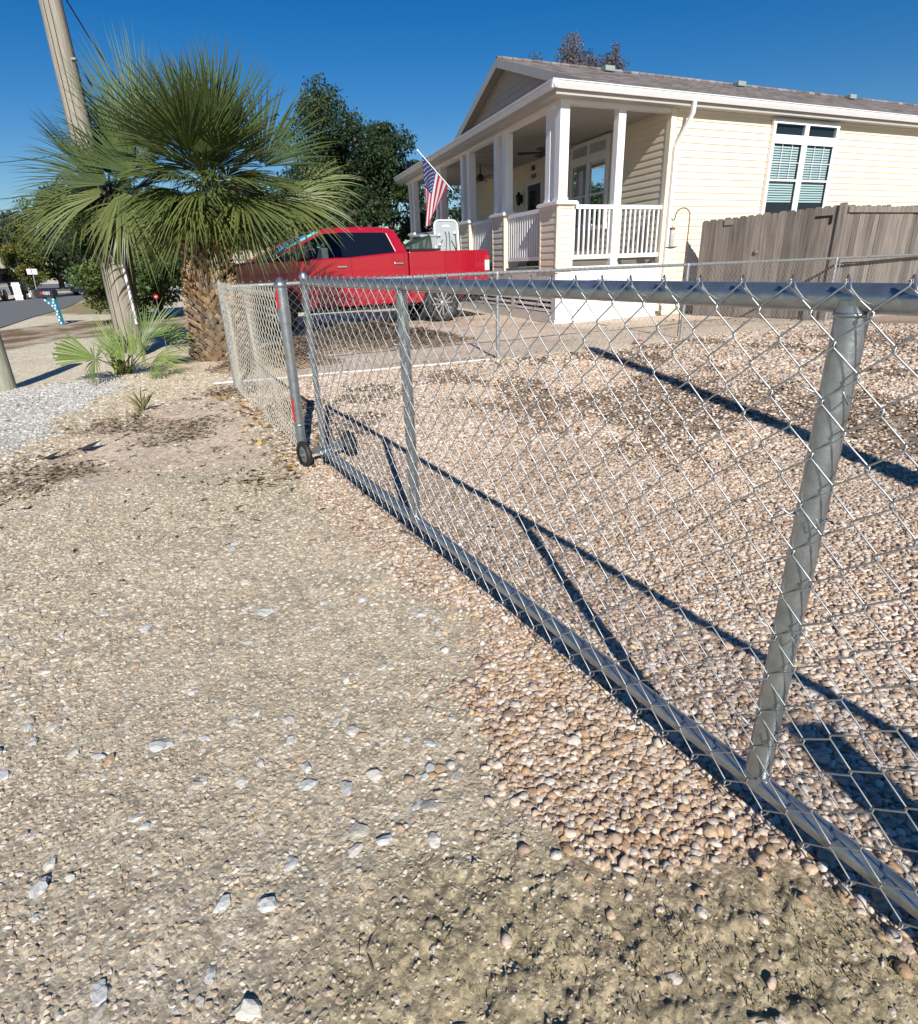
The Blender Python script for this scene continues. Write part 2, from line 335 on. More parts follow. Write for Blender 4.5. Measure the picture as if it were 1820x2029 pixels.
# ---- stones
def ico(sub):
    import bmesh
    bm = bmesh.new(); bmesh.ops.create_icosphere(bm, subdivisions=sub, radius=1); bm.verts.ensure_lookup_table()
    v = np.array([p.co[:] for p in bm.verts]); f = np.array([[q.index for q in p.verts] for p in bm.faces]); bm.free(); return v, f
ICO = {1: ico(1), 2: ico(2)}
def protos(sub, k, rough):
    v, f = ICO[sub]; out = []
    for i in range(k):
        a = rng.normal(size=(5, 3)); a /= np.linalg.norm(a, axis=1)[:, None]
        s = 1 + rough * np.clip((v @ a.T), -.2, .6).sum(1) * .5 + rng.normal(size=len(v)) * rough * .18
        out.append(v * s[:, None])
    return out, f
def scatter(name, pts, size, cols, sub, flat=(.35, .62), asp=(.5, .92), rough=.75, smooth=True, tilt=.35, sink=.25, matn='stone'):
    P, f = protos(sub, 10, rough); n = len(pts); nv = len(P[0]); P = np.array(P)
    pid = rng.integers(0, 10, n); base = P[pid]
    sc = np.stack([np.ones(n), rng.uniform(*asp, n), rng.uniform(*flat, n)], -1) * size[:, None]
    v = base * sc[:, None, :]
    yaw = rng.uniform(0, 6.283, n); tx = rng.normal(0, tilt, n); ct, st = np.cos(tx), np.sin(tx); cy, sy = np.cos(yaw), np.sin(yaw)
    y = v[..., 1] * ct[:, None] - v[..., 2] * st[:, None]; z = v[..., 1] * st[:, None] + v[..., 2] * ct[:, None]; x = v[..., 0]
    X = x * cy[:, None] - y * sy[:, None]; Y = x * sy[:, None] + y * cy[:, None]
    zc = ghe(pts[:, 0], pts[:, 1]) + pts[:, 2] + sc[:, 2] * (1 - 2 * sink)
    V = np.stack([X + pts[:, 0, None], Y + pts[:, 1, None], z + zc[:, None]], -1).reshape(-1, 3)
    F = (f[None] + (np.arange(n) * nv)[:, None, None]).reshape(-1, 3)
    C = np.repeat(cols, nv, axis=0) * (1 + rng.normal(0, .05, (n * nv, 1)))
    o = npmesh(name, V, F, matn, np.clip(C, 0, 1), smooth); return tag(o, kind='stuff')
def infr(x, y, mg=520, z=0.):
    c = (np.stack([x, y, np.full_like(x, z - CH)], -1)) @ CM
    px = CX + CF * c[:, 0] / -c[:, 2]; py = CY - CF * c[:, 1] / -c[:, 2]
    return (c[:, 2] < 0) & (px > -mg) & (px < 1820 + mg) & (py < 2029 + mg)
def sample(n, r0, r1):   # even density over an annulus sector
    r = np.sqrt(rng.uniform(r0 ** 2, r1 ** 2, n)); t = np.radians(rng.uniform(-60, 60, n)); x, y = r * np.sin(t), r * np.cos(t)
    k = infr(x, y); return x[k], y[k]
PAL = np.array([(.54, .44, .36), (.43, .33, .25), (.50, .37, .25), (.38, .25, .15), (.50, .45, .40), (.23, .165, .12), (.36, .26, .19), (.62, .55, .47)])
def palette(n, p): return PAL[rng.choice(len(PAL), n, p=p)] * rng.uniform(.90, 1.22, (n, 1))
def yardpebbles(name, dens, r0, r1, smin, smax, sub, lift=0.):
    A = math.pi / 3 * (r1 ** 2 - r0 ** 2); x, y = sample(int(dens * A), r0, r1); W = weights(x, y)
    beh = (x - FENCE_P[0]) * FENCE_N[0] + (y - FENCE_P[1]) * FENCE_N[1]
    k = (W['yard'] > rng.uniform(.25, .85, len(x))) & (beh < .0) & (rng.random(len(x)) < 1.15 - 1.0 * sst(fbm(x + 77, y + 13, 1.3, 5), .47, .60) * sst(np.hypot(x, y), 2.5, 4.5)); x, y = x[k], y[k]; n = len(x)
    og = (np.hypot(x - .35, y - 1.25) < .8 * rng.uniform(.5, 1.2, n)) & ((x - .649) * .879 + (y - 1.018) * .476 < 0)
    c = np.where(og[:, None], palette(n, [.15, .17, .22, .17, .08, .06, .09, .06]), palette(n, [.22, .19, .13, .05, .10, .08, .12, .11]))
    s = rng.uniform(smin, smax, n) * np.exp(rng.normal(0, .22, n)) * .95
    c *= (.80 + .4 * fbm(x + 3, y - 8, 1.1, 4))[:, None]
    return scatter(name, np.stack([x, y, np.full(n, -.004 + lift) + rng.uniform(0, .006, n)], -1), s, c, sub, sink=.2)
yardpebbles('yard_pebbles', 16000, .4, 2.1, .0052, .0096, 2)
yardpebbles('yard_pebbles', 12000, 2.1, 4.2, .0060, .0106, 1)
yardpebbles('yard_pebbles', 4600, 4.2, 7.5, .009, .0155, 1)
yardpebbles('yard_pebbles', 1500, 7.5, 13., .013, .024, 1)
x, y = sample(5200, .5, 1.9); W = weights(x, y); k = (W['yard'] < .4) & (W['dirt'] < rng.random(len(x)) * .5)
def crushed(name, dens, r0, r1, smin, smax, sub, pw=2.5):
    A = math.pi / 3 * (r1 ** 2 - r0 ** 2); x, y = sample(int(dens * A), r0, r1); W = weights(x, y)
    cl = fbm(x + 8, y - 4, 2.2, 3)
    k = (W['yard'] < .5) & (rng.random(len(x)) > W['dirt'] * .93) & (rng.random(len(x)) > W['sand'] * .85) & (rng.random(len(x)) > W['brown'] * .5) & (rng.random(len(x)) < .35 + 1.1 * cl)
    k &= ~(((x - FENCE_P[0]) * FENCE_N[0] + (y - FENCE_P[1]) * FENCE_N[1] > 0) & (x > -2.4))
    x, y = x[k], y[k]; W = weights(x, y); n = len(x)
    s = smin + (smax - smin) * rng.random(n) ** pw
    base = np.array([(.50, .43, .32), (.42, .35, .25), (.57, .51, .42), (.46, .35, .24), (.33, .275, .20), (.60, .55, .47)])[rng.choice(6, n, p=[.26, .24, .15, .15, .12, .08])]
    wh = np.array([(.47, .455, .425), (.38, .365, .335), (.57, .555, .52)])[rng.integers(0, 3, n)]
    c = np.where((rng.random(n) < W['white'])[:, None], wh, base) * rng.uniform(.85, 1.12, (n, 1))
    return scatter(name, np.stack([x, y, np.full(n, -.002)], -1), s, c, sub, flat=(.3, .6), asp=(.55, .95), rough=.75, smooth=False, sink=.3)
crushed('crushed_gravel', 24000, .45, 2.0, .0020, .0078, 1, 2.2)
crushed('crushed_gravel', 10000, 2.0, 4.2, .0030, .0105, 1, 2.2)
crushed('crushed_gravel', 2600, 4.2, 9., .006, .018, 1, 2.)
x, y = sample(60000, .5, 2.6); W = weights(x, y); k = (W['dirt'] > .3) & (W['yard'] < .5) & (rng.random(len(x)) < .25 + .9 * sst(fbm(x, y, 5.), .35, .65)); x, y = x[k], y[k]; n = len(x)
scatter('dirt_grains', np.stack([x, y, np.full(n, -.001)], -1), .0010 + .0034 * rng.random(n) ** 2.4, np.array([(.44, .375, .255), (.50, .43, .31), (.36, .30, .2), (.56, .5, .4)])[rng.integers(0, 4, n)] * rng.uniform(.8, 1.15, (n, 1)), 1, flat=(.5, .8), rough=.7, smooth=False)
# larger flat pale stones, mostly bottom left
x, y = sample(1500, .5, 2.8); W = weights(x, y); pxl = x < .05 - .1 * rng.random(len(x)); k = (W['yard'] < .3) & (W['dirt'] < .3) & pxl & (rng.random(len(x)) < .75 - .25 * y); x, y = x[k], y[k]; n = len(x)
c = np.array([(.50, .50, .48), (.45, .41, .35), (.56, .53, .47), (.44, .31, .20)])[rng.choice(4, n, p=[.35, .3, .25, .1])]
scatter('flat_stones', np.stack([x, y, np.zeros(n)], -1), rng.uniform(.006, .015, n) * rng.uniform(.8, 1.4, n), c, 2, flat=(.2, .36), asp=(.5, .85), rough=1.1, smooth=False, tilt=.15, sink=.3)
# stray orange pebbles over the edge of the dirt
x, y = sample(6000, .5, 3.5); s_ = sd(x, y, POLY['yard']); k = (s_ < 0) & (s_ > -.35) & (rng.random(len(x)) < np.exp(s_ * 9)); x, y = x[k], y[k]; n = len(x)
scatter('stray_pebbles', np.stack([x, y, np.zeros(n)], -1), rng.uniform(.007, .013, n), palette(n, [.2, .15, .2, .15, .1, .05, .1, .05]), 2)

# ---- litter: dry leaves, needles and twigs
def litter(name, x, y, lmin, lmax, w, cols, curl=.3, z=.004):
    n = len(x); l = rng.uniform(lmin, lmax, n); ww = w * rng.uniform(.5, 1.4, n); t = rng.uniform(0, 6.283, n); d = np.stack([np.cos(t), np.sin(t), np.zeros(n)], -1); s = np.stack([-np.sin(t), np.cos(t), rng.normal(0, .5, n)], -1)
    c = np.stack([x, y, ghe(x, y) + z], -1); up = np.array([0, 0, 1.]); li = (l * rng.uniform(0, curl, n))[:, None] * up
    V = np.stack([c - d * l[:, None] * .5, c + s * ww[:, None] * .5 + li * .7, c + d * l[:, None] * .5 + li, c - s * ww[:, None] * .5 + li * .4], 1).reshape(-1, 3)
    F = np.arange(n * 4).reshape(-1, 4); C = np.repeat(cols[rng.integers(0, len(cols), n)] * rng.uniform(.6, 1.2, (n, 1)), 4, axis=0)
    return tag(npmesh(name, V, F, 'litter', np.clip(C, 0, 1)), kind='stuff')
BR = np.array([(.10, .075, .05), (.16, .11, .07), (.22, .15, .09), (.07, .06, .045), (.26, .20, .12)])
x, y = sample(90000, 2.6, 9); W = weights(x, y); cl = fbm(x + 9, y + 3, 2.2, 5); k = rng.random(len(x)) < W['brown'] * sst(cl, .36, .58) * .85 + .03
litter('dry_leaf_litter', x[k], y[k], .02, .07, .012, BR)
x, y = sample(9000, 3.5, 8); s_ = np.abs((x + 1.06) * .879 + (y - 4.) * .476 + .08); k = (s_ < .16 * rng.random(len(x)) + .03) & (y > 3.6) & (y < 6.9); x, y = x[k], y[k]
litter('fallen_leaves', x, y, .04, .09, .03, np.array([(.42, .28, .08), (.36, .22, .10), (.25, .15, .07), (.45, .34, .14)]), .5, .01)
x, y = sample(110000, 3, 11); beh = (x - FENCE_P[0]) * FENCE_N[0] + (y - FENCE_P[1]) * FENCE_N[1]; cl = fbm(x + 77, y + 13, 1.3, 5)
k = (beh < 0) & (weights(x, y)['yard'] > .6) & (rng.random(len(x)) < sst(cl, .45, .60) * .42 * sst(np.hypot(x, y), 2.5, 5.) + .01); litter('dry_leaf_litter', x[k], y[k], .03, .07, .016, BR)
x, y = sample(40000, 8, 16); beh = (x - FENCE_P[0]) * FENCE_N[0] + (y - FENCE_P[1]) * FENCE_N[1]; k = (beh > 0) & (x > -2.5) & (rng.random(len(x)) < sst(fbm(x * .6 + 5, y + 40, 1.0, 5), .52, .68) * .16)
litter('dry_leaf_litter', x[k], y[k], .04, .10, .02, BR)
x, y = sample(2600, .5, 2.2); W = weights(x, y); k = (W['dirt'] > .6) & (rng.random(len(x)) < .35 * sst(fbm(x, y, 3.), .45, .6)); litter('twigs', x[k], y[k], .012, .05, .0025, BR * .8, .15, .003)
# sparse dry grass in the dirt, lower right
def tufts(name, centres, nb, h, spread, cols, lab=None):
    V = []; C = []
    for (cx, cy, cz) in centres:
        for _ in range(nb):
            a = rng.uniform(0, 6.283); q = spread * rng.random() ** .5; bx, by = cx + q * math.cos(a), cy + q * math.sin(a); hh = h * rng.uniform(.4, 1.1); a2 = a + rng.normal(0, 1.2); ln = rng.uniform(.2, 1.1) * hh; w = .0014 + hh * .012; px, py = -math.sin(a2) * w, math.cos(a2) * w
            V += [(bx - px, by - py, cz), (bx + px, by + py, cz), (bx + px * .6 + math.cos(a2) * ln * .4, by + py * .6 + math.sin(a2) * ln * .4, cz + hh * .7), (bx + math.cos(a2) * ln, by + math.sin(a2) * ln, cz + hh)]
            c = cols[rng.integers(0, len(cols))] * rng.uniform(.7, 1.2); C += [c] * 4
    return npmesh(name, np.array(V), np.arange(len(V)).reshape(-1, 4), 'litter', np.clip(np.array(C), 0, 1))
cs = []
for _ in range(140):
    p = g(rng.normal(1600, 130), rng.normal(1880, 70)); 
    if rng.random() < .9: cs.append((p[0], p[1], ghe(np.array([p[0]]), np.array([p[1]]))[0]))
for _ in range(60):
    p = g(rng.normal(1250, 160), rng.normal(1930, 60)); cs.append((p[0], p[1], ghe(np.array([p[0]]), np.array([p[1]]))[0]))
tag(tufts('dry_grass', cs, 5, .010, .022, np.array([(.15, .13, .065), (.22, .18, .10), (.12, .12, .05)])), kind='stuff')
p = g(283, 812); o = tufts('weed_plant', [(p[0], p[1], 0)], 26, .17, .02, np.array([(.16, .18, .07), (.25, .2, .1)])); tag(o, 'small dry weed sprig standing alone in the pale sand', 'weed')
# fallen red leaf
p = g(1264, 681); b_ = MB(); b_.add([p + np.array(q) for q in [(-.09, -.03, .01), (0, -.08, .05), (.1, -.02, .02), (.05, .05, .06), (-.05, .06, .03)]], [(0, 1, 2, 3, 4)]); 
M['redleaf'] = mat('red_leaf', (.35, .09, .05), .8, var=.3, scale=30)
tag(b_.build('fallen_leaf', 'redleaf'), 'red brown fallen leaf lying on the pebbles before the back fence', 'leaf')
b_ = MB()
for (x_, y_, s1) in ((100, 908, 1.), (175, 890, 1.3)):
    p = g(x_, y_); b_.add([p + np.array(q) * s1 for q in [(-.05, -.03, .004), (.03, -.035, .01), (.07, .04, .045), (-.01, .03, .02)]], [(0, 1, 2, 3)])
M['darkleaf'] = mat('dark_leaf', (.03, .025, .035), .8)
tag(b_.build('fallen_leaves_pair', 'darkleaf'), kind='stuff')
# ---- road: sheet 4 mm proud
rd = MB(); pts = [(-14, 5), *[tuple(g(x, y)[:2]) for x, y in ((-330, 740), (0, 651), (62, 630), (110, 617), (137, 608), (160, 596), (172, 589))], (-34, 68), (-60, 130), (-90, 128), (-46, 70), *[tuple(g(x, y)[:2]) for x, y in ((172, 577.5), (49, 585), (0, 599), (-330, 650))], (-26, 3)]
rd.add([(a, b, .022) for a, b in pts], [tuple(range(len(pts)))]); rd.add([(a, b, -.2) for a, b in pts] + [(a, b, .022) for a, b in pts], [(i, (i + 1) % len(pts), len(pts) + (i + 1) % len(pts), len(pts) + i) for i in range(len(pts))])
tag(rd.build('road', 'asphalt'), kind='structure')
# white edging strip and straw mound
b_ = MB(); a0, a1 = g(600, 747), g(985, 713); d = (a1 - a0); L_ = np.linalg.norm(d); d /= L_; nrm = np.array([-d[1], d[0], 0]); prev = None
segs = 24; ed = []
for i in range(segs):
    q0 = a0 + d * (-1.0 + (L_ + 1.0) * i / segs) + nrm * .02 * math.sin(i * .9) + ZV * .012; q1 = a0 + d * (-1.0 + (L_ + 1.0) * (i + .9) / segs) + nrm * .02 * math.sin((i + 1) * .9) + ZV * .012
    ed.append((q0, q1))
E_ = [q for q, _ in ed] + [ed[-1][1]]; b_.tube(E_, .014, 6)
tag(b_.build('edging_strip', 'edging'), 'thin white edging strip lying along the foot of the back fence', 'edging')
def mound(name, cx, cy, rx, ry, ang, h, n, cols, lab=None):
    xs, ys = [], []
    u = rng.normal(0, .42, (n, 2)); u = u[np.hypot(u[:, 0], u[:, 1]) < 1.15]; rho = np.hypot(u[:, 0], u[:, 1]); ca, sa = math.cos(ang), math.sin(ang)
    X = cx + u[:, 0] * rx * ca - u[:, 1] * ry * sa; Y = cy + u[:, 0] * rx * sa + u[:, 1] * ry * ca; Z = h * np.clip(1 - rho, 0, 1) ** .8 * (.6 + .8 * fbm(X, Y, 4)) + gheight(X, Y)
    m_ = len(X); t = rng.uniform(0, 6.28, m_); l = rng.uniform(.06, .2, m_); w = .006; dz = rng.normal(0, .25, m_)
    D = np.stack([np.cos(t), np.sin(t), dz], -1) * l[:, None] * .5; S = np.stack([-np.sin(t), np.cos(t), np.zeros(m_)], -1) * w; Cc = np.stack([X, Y, Z + .01], -1)
    V = np.stack([Cc - D - S, Cc + D - S, Cc + D + S, Cc - D + S], 1).reshape(-1, 3); C = np.repeat(cols[rng.integers(0, len(cols), m_)] * rng.uniform(.6, 1.2, (m_, 1)), 4, axis=0)
    gx, gy = np.meshgrid(np.linspace(-1.2, 1.2, 40), np.linspace(-1.2, 1.2, 40)); rho = np.hypot(gx, gy); X2 = cx + gx * rx * ca - gy * ry * sa; Y2 = cy + gx * rx * sa + gy * ry * ca; Z2 = h * np.clip(1 - rho, 0, 1) ** .8 * (.55 + .8 * fbm(X2, Y2, 4)) + gheight(X2, Y2) - .015 - .05 * (rho > 1)
    i = np.arange(1600).reshape(40, 40); F2 = np.stack([i[:-1, :-1], i[:-1, 1:], i[1:, 1:], i[1:, :-1]], -1).reshape(-1, 4) + len(V)
    C2 = np.tile(cols.mean(0) * .9, (1600, 1)); V2 = np.stack([X2, Y2, Z2], -1).reshape(-1, 3)
    o = npmesh(name, np.vstack([V, V2]), np.vstack([np.arange(len(V)).reshape(-1, 4), F2]), 'litter', np.clip(np.vstack([C, C2]), 0, 1))
    return tag(o, kind='stuff')
p = g(735, 690); mound('pine_straw_mound', p[0] - .1, p[1] + .3, 1.75, .75, R(20), .36, 9000, np.array([(.24, .17, .12), (.33, .22, .12), (.18, .14, .11), (.30, .25, .20)]))
p = g(520, 740); mound('pine_straw_mound', p[0], p[1] + .6, .8, .5, R(20), .25, 3000, np.array([(.40, .30, .20), (.33, .24, .15), (.45, .36, .27)]))
# ================================================================ CHAIN-LINK
def fabric(name, P0, d, n, length, z0, z1, pitch, r, sides, mt, parent, start=0., hook=True, wob=.0):
    h = pitch / 2; nc = int(length / h); rows = int((z1 - z0) / h); V = []; Fc = []; off = 0
    ang = 2 * np.pi * np.arange(sides) / sides + .4
    def strip(pts):
        nonlocal off
        pts = np.array(pts); t = np.gradient(pts, axis=0); t /= np.linalg.norm(t, axis=1)[:, None] + 1e-9
        b_ = np.cross(t, n); b_ /= np.linalg.norm(b_, axis=1)[:, None] + 1e-9; a_ = np.cross(b_, t)
        v = pts[:, None] + r * (np.cos(ang)[None, :, None] * a_[:, None] + np.sin(ang)[None, :, None] * b_[:, None])
        k = len(pts); V.append(v.reshape(-1, 3)); i = off + np.arange(k * sides).reshape(k, sides); j = np.roll(i, -1, 1)
        Fc.append(np.stack([i[:-1], i[1:], j[1:], j[:-1]], -1).reshape(-1, 4)); off += k * sides
    def at(x, z, o=0.):
        w = wob * (fbm(np.array([x * 1.0]), np.array([z]), 1.3, 2)[0] - .5) * 2
        return P0 + d * (start + x) + ZV * z + n * (o + w)
    for i in range(nc):
        pts = []; row = i % 2
        k = 0; c0 = i % 2  # heights at column i have parity i%2 ; at column i+1 parity (i+1)%2
        for q in range(rows + 1):
            col = i if (q % 2 == c0) else i + 1
            z = z0 + q * h; sgn = 1 if col == i + 1 else -1; o = r * 1.1 * sgn
            jx = rng.normal(0, .0012)
            if sides > 3: pts.append(at(col * h + sgn * r * 1.2 + jx, z - .0035, o)); pts.append(at(col * h + sgn * r * 1.2 + jx, z + .0035, -o * .6))
            else: pts.append(at(col * h + jx, z, o * .6))
        strip(pts)
        if hook:
            e = pts[-1]; q = rows; side = 1 if ((q % 2) != c0) else -1
            # twisted barb: doubles back down the wire from its peak
            if side == 1:
                strip([e + n * r * 1.5, e + ZV * .008 + d * .001, e - ZV * .012 + d * .011 * 1 + n * r * 1.8, e - ZV * h * .62 + d * h * .60 + n * r * 1.2])
            e = pts[0]
            if (0 % 2 == c0): strip([e, e - ZV * .010 + n * .002, e - ZV * .006 - n * .010 + d * .006, e + ZV * .012 - n * .004 + d * .012])
    return tag(npmesh(name, np.vstack(V), np.vstack(Fc), mt, None, True, parent))
def rail(mb, a, b, r, n=16, bend=0.): mb.tube([a, (np.asarray(a) + b) / 2 + ZV * bend, b], r, n)
def ring(mb, c, axis, r, t, n=14, mi=0):
    axis = np.asarray(axis, float); axis /= np.linalg.norm(axis); a = np.cross(axis, ZV if abs(axis[2]) < .9 else [1, 0, 0]); a /= np.linalg.norm(a); b = np.cross(axis, a)
    P = [np.asarray(c) + r * (math.cos(w) * a + math.sin(w) * b) for w in np.linspace(0, 2 * math.pi, n + 1)]; mb.tube(P, t, 6, mi, cap=False)
# ---- rolling gate
G1 = np.array([-.847, 3.72, 0.]); G3 = np.array([.632, .990, 0.]); GD = (G3 - G1) / np.linalg.norm(G3 - G1); GN = np.array([GD[1], -GD[0], 0.])
if GN @ (-G1) < 0: GN = -GN
S3 = float(np.linalg.norm(G3 - G1)); S2 = float((np.array([-.167, 2.537, 0]) - G1) @ GD); SE = S3 + 1.85
ZB, ZT = .13, 1.130
gate = thing('chain_link_gate', 'long galvanized chain link gate in the foreground with wheels under its far end', 'gate', G1)
b_ = MB(); rail(b_, G1 + ZV * ZT, G1 + GD * SE + ZV * ZT, .0225, 20); b_.build('top_rail', 'galv', gate)
b_ = MB(); rail(b_, G1 - GD * .02 + ZV * ZB, G1 + GD * SE + ZV * ZB, .0225, 20); b_.build('bottom_rail', 'galv', gate)
zc = hz(G1, 541)
for s_, r_ in ((0., .017), (S2, .0225), (S3, .025), (SE, .025)):
    b_ = MB(); top = ZT - .002 if s_ > 0 else zc - .02
    b_.tube([G1 + GD * s_ + ZV * (ZB + .0), G1 + GD * s_ + ZV * top], r_, 20)
    if s_ > 0:
        ring(b_, G1 + GD * s_ + ZV * (ZT - .024), ZV, r_ * .98, .004); ring(b_, G1 + GD * s_ + ZV * (ZB + .024), ZV, r_ * .98, .004)
    b_.build('upright', 'galv', gate)
b_ = MB(); b_.lathe(G1 + ZV * (zc - .035), [(.021, 0), (.023, .004), (.023, .018), (.020, .03), (.012, .04), (.002, .044)], 14); b_.build('post_cap', 'galv', gate)
fabric('mesh_fabric', G1 + GN * .027, GD, GN, SE, 1.154 - 23 * .04625 - .0005, 1.1545, .0925, .0017, 5, 'wire', gate, wob=.004)
for s_, zz in ((0, (.25, .45, .7, .95)), (S2, (.3, .62, .9)), (S3, (.28, .52, .76, .98)), (SE, (.3, .7))):
    for z in zz:
        b_ = MB(); c = G1 + GD * s_ + ZV * z
        P = [c + GN * .031 - GD * .045 + ZV * .012, c + GN * .032 - GD * .02 + ZV * .004]
        P += [c + .028 * (math.cos(w) * GN + math.sin(w) * GD) + ZV * .004 * math.sin(w * 2) for w in np.linspace(-1.2, -5.0, 9)] + [c + GN * .033 + GD * .04 - ZV * .006, c + GN * .034 + GD * .03 + ZV * .012]
        b_.tube(P, .0019, 5, cap=False); b_.build('tie_wire', 'wire', gate)
# wheel carrier across the far end
W1 = g(607, 926); W2 = g(695, 904); wc = (W1 + W2) / 2; ax = (W2 - W1); half = np.linalg.norm(ax) / 2; ax /= 2 * half; wr = .088
fwd = np.cross(ax, ZV)
b_ = MB(); b_.box(wc + ZV * wr, ax * (half - .02), fwd * .014, ZV * .008); b_.box(wc + ZV * (wr + .018) + fwd * .012, ax * (half - .05), fwd * .003, ZV * .016)
b_.tube([W1 + ZV * wr - ax * .03, W2 + ZV * wr + ax * .03], .006, 8)
for q in (-.045, -.015, .02): ring(b_, G1 + GD * (.05 + .03) + ax * q + ZV * (ZB + .005), ax + GD * .6, .034, .004, 14)
b_.box(G1 + GD * .06 + ZV * (ZB - .012), GD * .05, ax * .03, ZV * .006); b_.build('wheel_carrier', 'galv', gate)
for c in (W1, W2):
    c = c + ZV * wr; b_ = MB(); b_.lathe(c, [(.058, -.014), (.076, -.018), (.086, -.012), (.088, 0), (.086, .012), (.076, .018), (.058, .014)], 28, axis=ax); w = b_.build('wheel', 'rubber', gate)
    b_ = MB(); b_.lathe(c, [(.0, -.02), (.016, -.02), (.018, -.008), (.045, -.006), (.06, -.012), (.06, .012), (.045, .006), (.018, .008), (.016, .02), (.0, .02)], 20, axis=ax); o = b_.build('hub', 'galv', None, origin=c)
    o['_e'].parent = w['_e']; o['_e'].location = Vector(o['_o'] - gate['_o'])
# ---- latch post with reflective tape
LP = g(602, 905); zt = hz(LP, 549); post = thing('fence_post', 'thick galvanized post with pointed cap and red tape strips beside the gate wheels', 'post', LP)
b_ = MB(); b_.tube([LP - ZV * .1, LP + ZV * (zt - .05)], .0325, 24); b_.build('pipe', 'galv', post)
zr = hz(LP, 640)
b_ = MB(); b_.tube([LP + ZV * zr, LP + ZV * (zt - .055)], .0375, 24); b_.build('sleeve', 'galv', post)
b_ = MB(); b_.lathe(LP + ZV * (zt - .06), [(.0375, 0), (.041, .002), (.041, .02), (.036, .03), (.012, .056), (.0, .062)], 22); b_.build('cap', 'galv', post)
zl = hz(LP, 842); b_ = MB(); b_.lathe(LP + ZV * zl, [(.0325, -.004), (.036, 0), (.036, .006), (.0325, .01)], 22); b_.build('collar', 'galv', post)
for (ya, yb, rr_) in ((574, 611, .0382), (788, 834, .0332)):
    za, zb = hz(LP, ya), hz(LP, yb); b_ = MB(); V_ = []
    w0 = math.atan2(-LP[1], -LP[0]) - 1.25
    for z in (zb, za):
        for k in range(6): w = w0 + k * .13; V_.append(LP + np.array([math.cos(w) * rr_, math.sin(w) * rr_, z]))
    b_.add(V_, [(k, k + 1, k + 7, k + 6) for k in range(5)], 0, True); b_.build('reflective_tape', 'redtape', post)
# ---- side fence from latch post to the corner
CP = g(470, 768); dS = CP - LP; LS = np.linalg.norm(dS); dS /= LS; nS = np.array([dS[1], -dS[0], 0]); nS = nS if nS @ (-CP) > 0 else -nS
sf = thing('chain_link_fence', 'short chain link run from the red taped post to the palm trunk', 'fence', (LP + CP) / 2)
zf = hz(CP, 562)
b_ = MB(); b_.tube([CP - ZV * .1, CP + ZV * zf], .030, 16); b_.build('corner_post', 'galv_old', sf)
b_ = MB(); b_.lathe(CP + ZV * (zf - .0), [(.032, -.02), (.034, 0), (.024, .02), (.0, .045)], 14); b_.build('post_cap', 'galv_old', sf)
b_ = MB(); b_.tube([CP + ZV * (zf - .035), LP + ZV * (zf - .035)], .019, 12); b_.build('top_rail', 'galv_old', sf)
b_ = MB(); b_.box(CP - dS * .07 + nS * .02 + ZV * zf * .5, dS * .008, nS * .002, ZV * zf * .47); b_.build('tension_bar', 'wire_old', sf)
fabric('mesh_fabric', LP + nS * .024, dS, nS, LS, .03, zf + .015, .0925, .0023, 4, 'wire_rust', sf, wob=.03)
# ---- back fence
B1, B2, B3 = g(987, 710), g(1349, 672), g(1635, 638); dB = az(62.6); nB = np.array([dB[1], -dB[0], 0.]); ZF = 1.072
bf = thing('chain_link_fence', 'long low chain link fence crossing behind the pebbles before the porch', 'fence', (B1 + B3) / 2)
run = [CP, B1, B2, B3, B3 + dB * 3.3, B3 + dB * 6.6]
b_ = MB(); b_.tube([p + ZV * (ZF if i else zf - .035) for i, p in enumerate(run)], .0205, 12); b_.build('top_rail', 'galv_old', bf)
for p in run[1:]:
    b_ = MB(); b_.tube([p - ZV * .1, p + ZV * (ZF - .01)], .024, 12); b_.lathe(p + ZV * (ZF - .03), [(.026, 0), (.028, .02), (.024, .045), (.0, .06)], 12); b_.build('line_post', 'galv_old', bf)
for a_, c_ in zip(run[:-1], run[1:]):
    dd = c_ - a_; l_ = np.linalg.norm(dd); dd /= l_; n_ = np.array([dd[1], -dd[0], 0]); fabric('mesh_fabric', a_ + n_ * -.024 * -1, dd, n_, l_, .03, ZF + .035, .0925, .0015, 3, 'wire_old', bf)
b_ = MB(); b_.box(B3 + dB * .12 + ZV * .53, dB * .008, nB * .003, ZV * .52); b_.build('tension_bar', 'wire_old', bf)
# ---- hinge post and pole standing behind the viewer (their shadows fall into view)
HPp = np.array([1.31, -.80, 0]); hp = thing('gate_post', 'square wooden hinge post at the near end of the chain link gate', 'post', HPp)
b_ = MB(); b_.box(HPp + ZV * .6, (.062, 0, 0), (0, .062, 0), ZV * .62); b_.build('post', 'postwood', hp, bevel=.006)
b_ = MB(); b_.box(HPp + ZV * 1.235, (.066, 0, 0), (0, .066, 0), ZV * .012); b_.build('cap', 'postwood', hp)
# ---- old wood post at left edge
P = g(13, 772); ho = thing('wooden_post', 'greenish weathered round wood post at the left edge by the white gravel', 'post', P)
b_ = MB(); b_.tube([P - ZV * .1, P + ZV * .6, P + ZV * 1.25], [.11, .107, .105], 14); b_.build('shaft', 'postwood', ho)
b_ = MB(); b_.lathe(P + ZV * 1.25, [(.105, 0), (.08, .02), (0, .03)], 14); b_.build('end_grain', 'postwood', ho)
